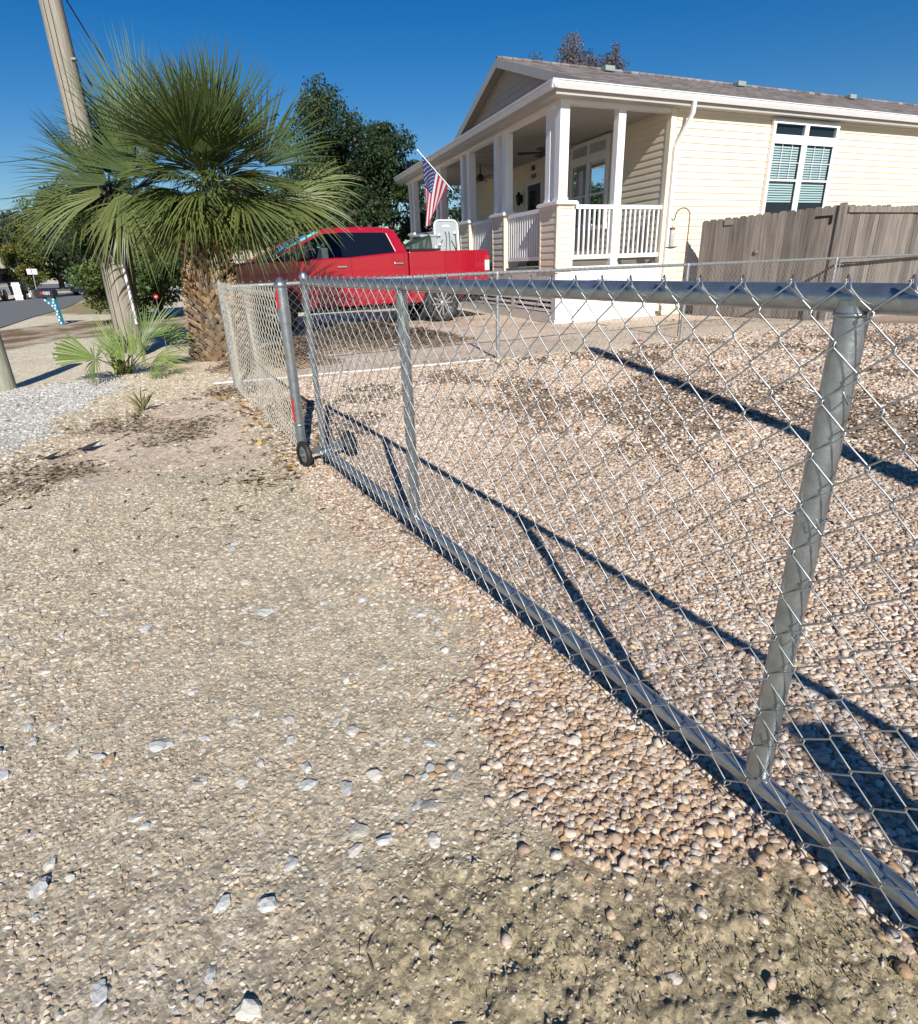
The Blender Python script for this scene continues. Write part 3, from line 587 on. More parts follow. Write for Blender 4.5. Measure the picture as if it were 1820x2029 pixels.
# ---- wood privacy fence
F0 = g(1373, 625); F1 = g(1630, 634); HF0, HF1 = hz(F0, 437), hz(F1, 401); d1 = F1 - F0; l1 = np.linalg.norm(d1); d1 /= l1; n1_ = np.array([d1[1], -d1[0], 0]); n1_ = n1_ if n1_ @ (-F0) > 0 else -n1_
wf = thing('wood_fence', 'tall weathered grey dog eared wood privacy fence standing against the side of the house', 'fence', F1)
def boards(mb, P, d, n, l, h0, h1, w=.14, t=.009, gap=.004):
    k = int(l / w)
    for i in range(k):
        a = i * l / k; bq = (i + 1) * l / k - gap; h = h0 + (h1 - h0) * i / k + rng.normal(0, .008); o = n * rng.normal(0, .003); c = .03
        pts2 = [(a, .02), (bq, .02), (bq, h - c), (bq - c, h), (a + c, h), (a, h - c)]
        vv = [P + d * x + ZV * z + n * t + o for x, z in pts2] + [P + d * x + ZV * z - n * t + o for x, z in pts2]
        m = 6; mi = int(rng.integers(0, 3))
        mb.add(vv, [tuple(range(m)), tuple(range(2 * m - 1, m - 1, -1))] + [((j + 1) % m, j, m + j, m + (j + 1) % m) for j in range(m)], mi)
WM = [mat('cedar_a', (.24, .208, .18), .85, scale=6, stretch=(6, 6, .3), col2=(.10, .086, .075), bump=.3, bscale=14), mat('cedar_b', (.19, .165, .145), .85, scale=5, stretch=(6, 6, .35), col2=(.07, .06, .053), bump=.3, bscale=14), mat('cedar_c', (.29, .25, .215), .85, scale=7, stretch=(6, 6, .3), col2=(.13, .112, .097), bump=.3, bscale=14)]
b_ = MB(); boards(b_, F0, d1, n1_, l1 - .035, HF0, HF1 - .02); b_.build('fence_panel', WM, wf)
b_ = MB(); b_.box(F1 + ZV * HF1 / 2, d1 * .05, n1_ * .05, ZV * HF1 / 2); b_.build('fence_post', 'wood_grey', wf, bevel=.004)
d2 = az(65.3); n2 = np.array([d2[1], -d2[0], 0.])
b_ = MB(); boards(b_, F1 + d2 * .06, d2, n2, 9.0, HF1 - .03, HF1 - .08); b_.build('fence_panel', WM, wf)
for z in (HF1 - .11, 1.04, .25):
    b_ = MB(); b_.box(F1 + d2 * 4.5 + n2 * .03 + ZV * z, d2 * 4.4, n2 * .019, ZV * .045); b_.build('fence_rail', 'wood_grey', wf)
b_ = MB(); b_.box(F0 + d1 * .55 + n1_ * .02 + ZV * 1.78, d1 * .09, n1_ * .02, ZV * .05); b_.build('hinge_block', 'wood_grey', wf)
b_ = MB(); c = F0 + d1 * 1.15 + n1_ * .02 + ZV * 1.22; b_.lathe(c, [(.0, .03), (.03, .028), (.042, .014), (.042, 0)], 14, axis=n1_); b_.build('knob', 'wood_grey', wf)
b_ = MB(); c = F0 + d1 * 2.25 + n1_ * .014 + ZV * 1.76; b_.box(c, d1 * .14, n1_ * .006, ZV * .018); b_.box(c + d1 * .12 - ZV * .05, d1 * .02, n1_ * .012, ZV * .07); b_.build('latch', 'blackmetal', wf)
# ---- shepherd hook and hanging feeder
Hk = g(1343, 667); zt = hz(Hk, 411); dH = az(90 - 0.) * -1; sx = np.array([-1., 0.05, 0])
hk = MB(); rad = .105; P = [Hk - ZV * .1, Hk + ZV * .6, Hk + ZV * (zt - rad - .02)]
P += [Hk + sx * (rad - rad * math.cos(w)) + ZV * (zt - rad + rad * math.sin(w)) for w in np.linspace(0, math.pi * .93, 12)]
e = P[-1]; P += [e - ZV * .04 + sx * .005, e - ZV * .075 + sx * .02, e - ZV * .08 + sx * .045, e - ZV * .05 + sx * .055]
sh = thing('shepherd_hook', 'rusty shepherd hook standing at the back fence by the house corner', 'garden hook', Hk)
hk.tube(P, .0085, 8); hk.build('rod', 'rust', sh)
fd = e + sx * .03 - ZV * .085; ff = thing('bird_feeder', 'clear tube bird feeder with round tray hanging on the shepherd hook', 'bird feeder', fd - ZV * .42)
b_ = MB(); b_.tube([fd, fd - ZV * .09], .003, 5); b_.build('hanger', 'rust', ff)
b_ = MB(); b_.lathe(fd - ZV * .09, [(.0, 0), (.04, -.005), (.042, -.03), (.036, -.032)], 16); b_.build('cap', 'rust', ff)
b_ = MB(); b_.lathe(fd - ZV * .122, [(.036, 0), (.036, -.22), (.028, -.25)], 16); b_.build('tube', 'clearplastic', ff)
b_ = MB(); b_.lathe(fd - ZV * .372, [(.0, .0), (.03, .0), (.085, .012), (.087, .004), (.03, -.012), (0, -.014)], 18); b_.build('tray', 'rust', ff)
# ================================================================ HOUSE (u along the front, v along the side)
HC = g(1100, 642); HA = az(-17.5); HB = az(65.3)
def HF(u, v, z): return HC + HA * u + HB * v + ZV * z
hn_side = -HA; hn_front = -HB
U, VW, VE = 11.75, 2.6, 19.5; ZD, ZCe = 1.06, 3.86; OV = .25; EZ = 4.05; PI_ = .327; UM = 5.93; VG = 1.5; ZR = EZ + PI_ * (UM + OV)
house = thing('house', 'cream vinyl sided house with a white columned front porch and grey shingle roof', 'house', HC)
def hb(mb, u0, u1, v0, v1, z0, z1, mi=0): mb.bx(u0, u1, v0, v1, z0, z1, mi, HF)
def siding(mb, side, a0, a1, pos, z0, z1, exp=.127, dep=.016, out=1):
    """side 'u': plane u=pos facing -u, runs along v.  side 'v': plane v=pos facing -v, runs along u"""
    z = z0
    f = (lambda s, o, z: HF(pos - o, s, z)) if side == 'u' else (lambda s, o, z: HF(s, pos - o, z))
    while z < z1 - .01:
        zt = min(z + exp, z1); V = [f(a0, dep, z), f(a1, dep, z), f(a1, dep * .75, z + (zt - z) * .5), f(a0, dep * .75, z + (zt - z) * .5), f(a1, .001, zt), f(a0, .001, zt), f(a0, 0, z), f(a1, 0, z)]
        mb.add(V, [(0, 1, 2, 3), (3, 2, 4, 5), (6, 7, 1, 0)]); z += exp
# --- walls
b_ = MB(); siding(b_, 'u', VW + .14, VE, 0, .12, ZCe); hb(b_, .0, .1, VW + .1, VE, .0, ZCe); b_.build('side_wall', 'siding', house)
b_ = MB(); siding(b_, 'v', .12, 5.75, VW, ZD, ZCe); siding(b_, 'v', 6.85, U, VW, ZD, ZCe); siding(b_, 'v', 5.75, 6.85, VW, 3.30, ZCe); hb(b_, .1, U, VW + .001, VW + .1, .0, ZCe); b_.build('front_wall', 'siding', house)
b_ = MB(); hb(b_, U - .1, U, VW, VE, 0, ZCe); hb(b_, .1, U - .1, VE - .1, VE, 0, ZCe); b_.build('rear_wall', 'siding', house)
b_ = MB(); hb(b_, -.022, .0, VW - .0, VW + .12, .1, ZCe); hb(b_, -.022, .12, VW - .022, VW, ZD, ZCe); b_.build('corner_trim', 'siding', house)
b_ = MB(); hb(b_, -.03, .0, VW + .14, VE, ZCe - .03, ZCe); b_.build('frieze', 'white', house)
# --- roof
def slope(u, side='r'): return EZ + PI_ * ((u + OV) if side == 'r' else (2 * UM + OV - u))
m = bpy.data.materials.new('roof_shingles'); m.use_nodes = True; nt = m.node_tree; L = nt.links.new; bb = nt.nodes['Principled BSDF']; bb.inputs['Roughness'].default_value = .95; bb.inputs['Specular IOR Level'].default_value = .15
tc = nn(nt, 'ShaderNodeTexCoord'); mp = nn(nt, 'ShaderNodeMapping'); mp.inputs['Rotation'].default_value = (0, 0, R(65.3 - 90)); L(tc.outputs['Object'], mp.inputs[0])
br = nn(nt, 'ShaderNodeTexBrick'); br.inputs['Scale'].default_value = 1; br.inputs['Brick Width'].default_value = .30; br.inputs['Row Height'].default_value = .14; br.inputs['Mortar Size'].default_value = .008; br.inputs['Bias'].default_value = -.1
br.inputs['Color1'].default_value = (.27, .235, .22, 1); br.inputs['Color2'].default_value = (.10, .087, .085, 1); br.inputs['Mortar'].default_value = (.06, .05, .05, 1); L(mp.outputs[0], br.inputs['Vector'])
n_ = nn(nt, 'ShaderNodeTexNoise'); n_.inputs['Scale'].default_value = 3.2; n_.inputs['Detail'].default_value = 8; L(mp.outputs[0], n_.inputs['Vector']); mp2 = nn(nt, 'ShaderNodeMapRange'); mp2.inputs['From Min'].default_value = .3; mp2.inputs['From Max'].default_value = .7; mp2.inputs['To Min'].default_value = .75; mp2.inputs['To Max'].default_value = 1.25; L(n_.outputs[0], mp2.inputs[0])
vm = nn(nt, 'ShaderNodeVectorMath', op='SCALE'); L(br.outputs[0], vm.inputs[0]); L(mp2.outputs[0], vm.inputs['Scale']); L(vm.outputs[0], bb.inputs['Base Color']); bp = nn(nt, 'ShaderNodeBump'); bp.inputs['Strength'].default_value = .6; bp.inputs['Distance'].default_value = .02; L(br.outputs['Fac'], bp.inputs['Height']); bp.invert = True; L(bp.outputs[0], bb.inputs['Normal'])
M['shingle'] = m
def slab(mb, P, t=.03, mi=0):
    n = len(P); T_ = [np.array(p) for p in P]; B_ = [p - ZV * t for p in T_]; mb.add(T_ + B_, [tuple(range(n)), tuple(range(2 * n - 1, n - 1, -1))] + [((i + 1) % n, i, n + i, n + (i + 1) % n) for i in range(n)], mi)
VR = VG - .3; zs = lambda w: EZ + PI_ * (w + OV)
b_ = MB()
slab(b_, [HF(-OV, -OV, EZ), HF(VR, VR, zs(VR)), HF(UM, VR, ZR), HF(UM, VE + .2, ZR), HF(-OV, VE + .2, EZ)][::-1])
uL = 2 * UM
slab(b_, [HF(uL + OV, -OV, EZ), HF(uL - VR, VR, zs(VR)), HF(UM, VR, ZR), HF(UM, VE + .2, ZR), HF(uL + OV, VE + .2, EZ)])
slab(b_, [HF(-OV, -OV, EZ - .001), HF(VG, VG, zs(VG) - .001), HF(uL - VG, VG, zs(VG) - .001), HF(uL + OV, -OV, EZ - .001)])
b_.build('roof', 'shingle', house)
b_ = MB(); k = 60
for i in range(k): v0 = VR + (VE + .2 - VR) * i / k; b_.tube([HF(UM, v0, ZR + .004), HF(UM, v0 + (VE - VR) / k * 1.05, ZR + .012)], .05, 6, smooth=False)
b_.build('ridge_cap', 'shingle', house)
# gable wall with rakes
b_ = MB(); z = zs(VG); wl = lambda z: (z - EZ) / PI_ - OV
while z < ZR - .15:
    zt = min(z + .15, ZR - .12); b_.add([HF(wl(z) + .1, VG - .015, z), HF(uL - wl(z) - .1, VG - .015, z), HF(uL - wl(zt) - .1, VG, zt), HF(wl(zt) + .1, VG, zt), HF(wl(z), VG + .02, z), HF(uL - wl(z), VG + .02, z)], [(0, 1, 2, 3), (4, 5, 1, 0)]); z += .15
b_.build('gable', 'siding_shaded', house)
b_ = MB()
for s_ in (1, -1):
    P = [(VR, zs(VR)), (UM, ZR)]
    (ua, za), (ub, zb) = P; fu = (lambda u: u) if s_ > 0 else (lambda u: uL - u)
    b_.hexa([HF(fu(ua), VR - .02, za - .20), HF(fu(ub), VR - .02, zb - .20), HF(fu(ub), VR, zb - .20), HF(fu(ua), VR, za - .20), HF(fu(ua), VR - .02, za - .0), HF(fu(ub), VR - .02, zb - .0), HF(fu(ub), VR, zb - .0), HF(fu(ua), VR, za - .0)])
    b_.hexa([HF(fu(ua), VR, za - .06), HF(fu(ub), VR, zb - .06), HF(fu(ub), VG, zb - .06), HF(fu(ua), VG, za - .06), HF(fu(ua), VR, za - .035), HF(fu(ub), VR, zb - .035), HF(fu(ub), VG, zb - .035), HF(fu(ua), VG, za - .035)])
b_.build('rake_board', 'soffit', house)
# soffit / porch ceiling, fascia, gutter
b_ = MB(); hb(b_, -OV + .02, uL + OV - .02, -OV + .02, VW + .2, ZCe, ZCe + .02)
for i in range(40): u0 = -OV + .1 + i * .31; hb(b_, u0, u0 + .006, -OV + .03, VW - .03, ZCe - .004, ZCe)
hb(b_, -OV + .02, .1, VW + .2, VE + .1, ZCe, ZCe + .02); b_.build('porch_ceiling', 'soffit', house)
b_ = MB(); hb(b_, .0, .16, .0, VW - .02, ZCe - .07, ZCe); hb(b_, .16, U, .0, .16, ZCe - .07, ZCe); b_.build('porch_beam', 'white', house)
b_ = MB(); hb(b_, -OV, -OV + .02, -OV, VE + .2, ZCe - .0, EZ - .02); hb(b_, -OV + .02, uL + OV, -OV, -OV + .02, ZCe, EZ - .02); b_.build('fascia', 'soffit', house)
def gutter(mb, f, s0, s1):
    prof = [(.0, .0), (.0, -.115), (.065, -.125), (.075, -.105), (.10, -.055), (.105, -.02), (.118, -.015), (.118, .0), (.108, .0), (.10, -.01)]
    V_ = [f(s0, o, z) for o, z in prof] + [f(s1, o, z) for o, z in prof]; n = len(prof); mb.add(V_, [(i, i + 1, n + i + 1, n + i) for i in range(n - 1)] + [tuple(range(n))[::-1], tuple(range(n, 2 * n))])
b_ = MB(); gutter(b_, lambda s, o, z: HF(-OV - o, s, EZ + z + .005), -OV - .12, VE + .2); gutter(b_, lambda s, o, z: HF(s, -OV - o, EZ + z + .005), -OV - .11, uL + OV); b_.build('gutter', 'whitegutter', house)
# downspout
b_ = MB(); vd = VW + .11
def ds(mb, a, bq, w=.04): 
    mb.hexa([HF(a[0] - .03, a[1] - w, a[2]), HF(a[0] - .03, a[1] + w, a[2]), HF(a[0] + .03, a[1] + w, a[2]), HF(a[0] + .03, a[1] - w, a[2]), HF(bq[0] - .03, bq[1] - w, bq[2]), HF(bq[0] - .03, bq[1] + w, bq[2]), HF(bq[0] + .03, bq[1] + w, bq[2]), HF(bq[0] + .03, bq[1] - w, bq[2])])
ds(b_, (-OV - .06, vd + .16, EZ - .32), (-OV - .06, vd + .18, EZ - .1)); ds(b_, (-.07, vd, 3.2), (-OV - .06, vd + .16, EZ - .32)); ds(b_, (-.07, vd, .25), (-.07, vd, 3.2)); ds(b_, (-.30, vd, .12), (-.07, vd, .26), .045); b_.build('downspout', 'whitegutter', house)
# roof vents
for px, py in ((1204, 129), (1464, 158), (1683, 185)):
    r_ = ray(px, py); best = None
    for q in np.linspace(1, 16, 800):
        P = HF(UM - .55, q, ZR - .18); x_, y_ = pr(*P)
        if best is None or abs(x_ - px) < best[0]: best = (abs(x_ - px), q)
    q = best[1]; b_ = MB(); hb(b_, UM - .72, UM - .45, q - .16, q + .16, ZR - .2, ZR - .07); b_.build('roof_vent', 'greenvent' if 'greenvent' in M else M.setdefault('greenvent', mat('roof_vent_metal', (.26, .32, .29), .6)), house, bevel=.02)
# --- windows
def window(f, s0, s1, z0, z1, tz0, tz1, grid=True, name='window'):
    """f(s, out, z); double unit with transoms: frame, panes, muntins, blinds"""
    w = MB(); fr = .075; mid = (s0 + s1) / 2; mm = .13
    def B_(mb, a, c, o0, o1, za, zb, mi=0): mb.bx(a, c, o0, o1, za, zb, mi, lambda x, y, z: f(x, y, z))
    T = .085
    for (a, c, za, zb) in ((s0 - .02, s1 + .02, tz1, tz1 + .07), (s0, s1, z1, tz0), (s0 - .03, s1 + .03, z0 - .09, z0)): B_(w, a, c, .0, T, za, zb)
    for (a, c) in ((s0, s0 + fr), (s1 - fr, s1), (mid - mm / 2, mid + mm / 2)): B_(w, a, c, .0, T - .002, z0, z1); B_(w, a, c, .0, T - .002, tz0, tz1)
    win = w.build(name, 'white', house)
    for (a, c) in ((s0 + fr, mid - mm / 2), (mid + mm / 2, s1 - fr)):
        zm = z0 + (z1 - z0) * .5
        s = MB(); B_(s, a, c, .052, .075, zm - .02, zm + .02); B_(s, a, a + .022, .052, .07, z0, z1); B_(s, c - .022, c, .052, .07, z0, z1)
        if grid:
            for k in (1, 2): x_ = a + (c - a) * k / 3; B_(s, x_ - .006, x_ + .006, .051, .058, zm + .02, z1)
            B_(s, a, c, .0505, .0585, zm + (z1 - zm) * .5 - .006, zm + (z1 - zm) * .5 + .006)
        o = s.build('sash', 'white', None, origin=win['_o']); o['_e'].parent = win['_e']; o['_e'].location = (0, 0, 0)
        for za, zb in ((z0, z1), (tz0, tz1)):
            gq = MB(); gq.add([f(a, .048, za), f(c, .048, za), f(c, .048, zb), f(a, .048, zb)], [(0, 1, 2, 3)]); o = gq.build('pane', 'glass', None, origin=win['_o']); o['_e'].parent = win['_e']; o['_e'].location = (0, 0, 0)
            bl = MB(); B_(bl, a, c, 0.001, .004, za, zb, 0)  # near-black sheet behind the pane stands in for the unlit room
            if za == z0:
                z = z1 - .04
                while z > z0 + (.25 if grid else .9): bl.bx(a + .05, c - .05, .018, .022, z - .03, z, 1, lambda x, y, zz: f(x, y, zz)); z -= .048
            o = bl.build('blind', ['dark', 'blind'], None, origin=win['_o']); o['_e'].parent = win['_e']; o['_e'].location = (0, 0, 0)
    return win
# recess: f(out) measured from the siding face
window(lambda s, o, z: HF(-.02 - o, s, z), 5.36, 7.45, 1.98, 3.37, 3.54, 3.74)
window(lambda s, o, z: HF(s, VW - .02 - o, z), 2.2, 3.95, 1.95, 3.34, 3.52, 3.74, False)
# door with lantern
door = MB(); hb(door, 5.83, 6.74, VW - .02, VW + .0, ZD, 3.25); d_ = door.build('door', 'doorpaint', house)
x_ = MB(); hb(x_, 5.75, 5.83, VW - .045, VW, ZD, 3.34); hb(x_, 6.74, 6.82, VW - .045, VW, ZD, 3.34); hb(x_, 5.83, 6.74, VW - .045, VW, 3.25, 3.34); x_.build('door_frame', 'white', house)
x_ = MB(); hb(x_, 5.98, 6.6, VW - .024, VW - .02, 2.3, 3.1); o = x_.build('door_glass', 'tint', None, origin=d_['_o']); o['_e'].parent = d_['_e']; o['_e'].location = (0, 0, 0)
x_ = MB(); x_.lathe(HF(5.93, VW - .03, 2.12), [(.0, .05), (.03, .045), (.03, .02), (.012, .01), (.012, 0)], 10, axis=-HB); o = x_.build('door_handle', 'chrome', None, origin=d_['_o']); o['_e'].parent = d_['_e']; o['_e'].location = (0, 0, 0)
x_ = MB(); c = HF(7.2, VW - .13, 2.85); x_.lathe(c, [(.02, .30), (.05, .24), (.10, .20), (.085, .18), (.065, -.02), (.04, -.06), (0, -.1)], 8, smooth=False); x_.box(HF(7.2, VW - .04, 2.95), HA * .05, HB * .03, ZV * .1); x_.build('wall_lantern', 'blackmetal', house)
x_ = MB(); hb(x_, 6.2, 6.5, VW - .04, VW - .016, 3.42, 3.52); x_.build('name_plaque', 'deck', house)
x_ = MB(); hb(x_, 6.3, 6.44, VW - .06, VW - .016, 3.62, 3.74); x_.build('door_chime', 'bronze', house)
# --- deck, skirting
b_ = MB(); hb(b_, .02, U, .02, VW, ZD - .06, ZD)
for i in range(1, 84): hb(b_, i * .14, i * .14 + .006, .02, VW - .02, ZD, ZD + .002)
b_.build('porch_deck', 'deck', house)
b_ = MB(); hb(b_, .0, .03, .03, VW, .8, ZD - .0); hb(b_, .0, .03, .03, VW, .0, .10); 
for v0 in (.0, VW - .12): hb(b_, .0, .03, v0, v0 + .12, .1, .8)
for i in range(5): hb(b_, .006, .018, .12, VW - .12, .1 + i * .14, .1 + i * .14 + .132)
hb(b_, -.03, .0, -.03, VW, ZD - .03, ZD + .01); b_.build('porch_skirting', 'white', house)
b_ = MB(); hb(b_, .031, U, .0, .03, .82, ZD - .061); hb(b_, .031, U, .0, .03, .0, .2)
pu = [.031, 2.1, 3.9, 5.7, 7.5, 9.3, U - .12]
for u0 in pu: hb(b_, u0, u0 + .16, .0, .03, .2, .82)
for u0, u1 in zip(pu[:-1], pu[1:]):
    for i in range(6): b_.bx(u0 + .16, u1, .0, .02, .22 + i * .1, .22 + i * .1 + .055, 0, lambda x, y, z: HF(x, y + (z - .22 - math.floor((z - .2199) / .1) * .1) * .2, z))
hb(b_, .16, U, .10, .12, .0, .98, 1); b_.build('porch_skirting', ['skirt_grey', 'dark'], house)  # near-black sheet behind the slats paints the shade under the deck
# --- pedestals, columns, rails
def pedestal(u0, u1, v1=.36):
    p = MB(); siding(p, 'v', u0 + .05, u1 - .05, .0, ZD - .08, 2.17, .125); 
    f = MB(); hb(f, u0, u1, .0, v1, ZD - .09, 2.17)
    z = ZD - .08
    while z < 2.14:
        zt = min(z + .125, 2.17); f.add([HF(u0 - .016, .05, z), HF(u0 - .016, v1 - .05, z), HF(u0 - .001, v1 - .05, zt), HF(u0 - .001, .05, zt), HF(u0, .05, z), HF(u0, v1 - .05, z)], [(0, 1, 2, 3), (4, 5, 1, 0)]); z += .125
    for a, c in ((u0, u0 + .05), (u1 - .05, u1)): hb(f, a, c, -.02, -.0, ZD - .09, 2.17)
    for a, c in ((.0, .05), (v1 - .05, v1)): hb(f, u0 - .02, u0, a, c, ZD - .09, 2.17)
    f.v += []; n = len(f.v); f.add(p.v, p.f); ob = f.build('pedestal', 'siding', house)
    c = MB(); hb(c, u0 - .07, u1 + .07, -.07, v1 + .07, 2.17, 2.215); hb(c, u0 - .05, u1 + .05, -.05, v1 + .05, 2.215, 2.235); o = c.build('cap', 'white', None, origin=ob['_o']); o['_e'].parent = ob['_e']; o['_e'].location = (0, 0, 0)
def column(u0, v0, w=.19, z0=2.235, w2=None):
    c = MB(); hb(c, u0, u0 + w, v0, v0 + (w2 or w), z0, ZCe - .07); hb(c, u0 - .015, u0 + w + .015, v0 - .015, v0 + (w2 or w) + .015, z0, z0 + .05); c.build('column', 'white', house)
for u0, u1 in ((.0, .76), (2.66, 3.42), (5.1, 5.86), (7.62, 8.3), (10.85, 11.6)):
    pedestal(u0, u1); 
    if u0 > 0: column(u0 + .02, .03); column(u1 - .23, .03)
    else: column(.0, .0, .2); column(.44, .02, .19); 
column(.0, 1.31, .17, ZD)
def railing(mb, a, c, f, z0=1.2, z1=2.1):
    mb.bx(a, c, .0, .07, z1, z1 + .075, 0, f); mb.bx(a, c, .01, .06, z0, z0 + .08, 0, f)
    n = int((c - a) / .118)
    for i in range(n): x = a + (i + .5) * (c - a) / n; mb.bx(x - .019, x + .019, .017, .053, z0 + .08, z1, 0, f)
for a, c in ((.36, 1.31), (1.48, VW - .025)):
    r_ = MB(); railing(r_, a, c, lambda x, y, z: HF(y + .04, x, z)); r_.build('porch_rail', 'white', house)
for a, c in ((.78, 2.64), (3.44, 5.08), (5.88, 7.6), (8.32, 10.83)):
    r_ = MB(); railing(r_, a, c, lambda x, y, z: HF(x, y + .06, z)); r_.build('porch_rail', 'white', house)
# porch left end wall partly open; a few lit items
# --- ceiling fans (fixed to the porch ceiling)
for u0 in (3.04, 7.55):
    f_ = MB(); c = HF(u0, 1.3, 0); f_.tube([c + ZV * ZCe, c + ZV * 3.64], .018, 8); f_.lathe(c + ZV * 3.48, [(0, -.03), (.07, -.02), (.10, .03), (.10, .10), (.06, .14), (.02, .16)], 14); fo = f_.build('ceiling_fan', 'bronze', house)
    for k in range(5):
        w = k * 2 * math.pi / 5 + u0; dx = np.array([math.cos(w), math.sin(w), 0]); dy = np.array([-math.sin(w), math.cos(w), .22]); q = MB()
        q.hexa([c + ZV * 3.52 + dx * .1 - dy * .04, c + ZV * 3.52 + dx * .68 - dy * .075, c + ZV * 3.52 + dx * .68 + dy * .075, c + ZV * 3.52 + dx * .1 + dy * .04] + [c + ZV * 3.53 + dx * .1 - dy * .04, c + ZV * 3.53 + dx * .68 - dy * .075, c + ZV * 3.53 + dx * .68 + dy * .075, c + ZV * 3.53 + dx * .1 + dy * .04])
        o = q.build('fan_blade', 'bronze', None, origin=fo['_o']); o['_e'].parent = fo['_e']; o['_e'].location = (0, 0, 0)
# little white wind chime standing pole on the porch
c = HF(4.22, .45, 0); wc_ = thing('wind_chime', 'small white wind chime on a thin stake between the second and third porch columns', 'wind chime', c + ZV * ZD)
b_ = MB(); b_.tube([c + ZV * ZD, c + ZV * 2.62], .008, 6); b_.build('stake', 'blackmetal', wc_)
b_ = MB(); b_.lathe(c + ZV * 2.62, [(0, 0), (.07, 0), (.06, .03), (.045, .05), (.045, .2), (.06, .23), (.05, .26), (.02, .30), (.02, .33), (0, .34)], 10); b_.build('lamp_head', 'white', wc_)  # body of the wind chime, not a lamp
# --- flag on an angled staff
FA = HF(5.75, -.03, 2.80); FT = HF(7.08, -.80, 4.10); fd_ = FT - FA; fl = np.linalg.norm(fd_); fd_ /= fl
fp = thing('flag', 'american stars and stripes flag hanging from an angled white staff on a porch column', 'flag', FA)
b_ = MB(); b_.tube([FA, FT], .013, 10); b_.build('staff', 'white', fp)
b_ = MB(); b_.lathe(FT, [(.013, 0), (.022, .01), (.024, .03), (.015, .05), (0, .055)], 10, axis=fd_); b_.build('finial', 'white', fp)
b_ = MB(); b_.tube([FA - fd_ * .05, FA + fd_ * .12], .022, 8); b_.box(FA - fd_ * .04, HA * .04, HB * .012, ZV * .07); b_.build('bracket', 'white', fp)
s0 = fl * .90; s1 = fl * .28; NS, NT = 26, 44; hoist = s0 - s1; fly = 1.82
E0 = FA + fd_ * s0; E1 = FA + fd_ * s1
D0 = np.array(g(1, 1)) * 0; 
def flagp(a, t):
    top = E0 * (1 - a) + E1 * a
    # bottom corners hang: outer edge straight down, inner edge swings toward it
    lo = (E0 - ZV * fly) * (1 - a) + (E0 + (E1 - E0) * .22 * np.array([1, 1, 0]) - ZV * (fly * .90)) * a
    p = top * (1 - t) + lo * t
    n_ = np.cross(fd_, ZV); n_ /= np.linalg.norm(n_)
    return p + n_ * (.05 * math.sin(a * 9 + t * 2) * min(1, t * 3) * (.4 + t)) + ZV * -.02
b_ = MB(); V_ = [flagp(i / NS, j / NT) for i in range(NS + 1) for j in range(NT + 1)]; F_ = []; MI = []
for i in range(NS):
    for j in range(NT):
        a = (i + .5) / NS; t = (j + .5) / NT
        mi = 2 if (a < 7 / 13 and t < .40) else (0 if int(a * 13) % 2 == 0 else 1)
        b_.m.append(mi); b_.sm.append(True); b_.f.append((i * (NT + 1) + j, (i + 1) * (NT + 1) + j, (i + 1) * (NT + 1) + j + 1, i * (NT + 1) + j + 1))
b_.v = [tuple(map(float, p)) for p in V_]
st = b_
for r_ in range(9):
    nst = 6 if r_ % 2 == 0 else 5
    for c in range(nst):
        a = (r_ + 1) / 10 * 7 / 13; t = ((2 * c + 1 + (r_ % 2)) / 12) * .40; e = 1e-3
        p = flagp(a, t); pa = flagp(a + e, t) - p; pt = flagp(a, t + e) - p; pa = pa / e; pt = pt / e; nrm = np.cross(pa, pt); nrm /= np.linalg.norm(nrm); pt /= np.linalg.norm(pt); pa = np.cross(nrm, pt)
        for s_ in (1, -1):
            P = [p + nrm * .004 * s_ + (rr2 * .023) * (math.cos(w) * pt + math.sin(w) * pa) for k in range(10) for rr2, w in [((1 if k % 2 == 0 else .42), k * math.pi / 5)]]
            st.add([p + nrm * .004 * s_] + P, [(0, k + 1, (k + 1) % 10 + 1) for k in range(10)], 1)
b_.build('cloth', ['flag_red', 'flag_white', 'flag_blue'], fp)
# ================================================================ TRUCK (s forward from the rear axle, w inward from the near side)
TR0 = np.array([-.17, 14.2, 0.]); TD = -az(62); TN = az(-28)
def TF(s, w, z): return TR0 + TD * s + TN * w + ZV * z
truck = thing('pickup_truck', 'red crew cab pickup truck parked behind the fence with its nose under the palm', 'truck', TR0 + TD * 1.7 + TN * 1)
def ext(mb, P, w0, w1, mi=0, sl=0., zr=1.38):  # extrude an (s,z) outline across w ; sl = inward lean above zr
    n = len(P); f = lambda s, w, z: TF(s, w + (max(0, z - zr) * sl if w < 1 else -max(0, z - zr) * sl), z)
    mb.add([f(s, w0, z) for s, z in P] + [f(s, w1, z) for s, z in P], [tuple(range(n)), tuple(range(2 * n - 1, n - 1, -1))] + [((i + 1) % n, i, n + i, n + (i + 1) % n) for i in range(n)], mi)
def arch(c, r, a0, a1, n=12): return [(c[0] + r * math.cos(a), c[1] + r * math.sin(a)) for a in np.linspace(a0, a1, n)]
WZ = .39; FA_ = 3.66
b_ = MB()
P = [(.80, .44), (.80, 1.47), (1.1, 1.455), (2.02, 1.39), (3.0, 1.365), (3.76, 1.37), (4.2, 1.335), (4.52, 1.27), (4.66, 1.19), (4.70, 1.0), (4.70, .62), (4.55, .5)] + arch((FA_, .42), .5, .12, math.pi - .1) + [(3.1, .44)]
ext(b_, P, .0, 2.0); b_.build('body', 'red', truck, bevel=.035)
b_ = MB(); P = [(-1.17, .62), (-1.18, .9), (-1.17, 1.465), (.785, 1.465), (.785, .44), (.54, .44)] + arch((0, .42), .5, .05, math.pi - .1) + [(-.52, .6)]
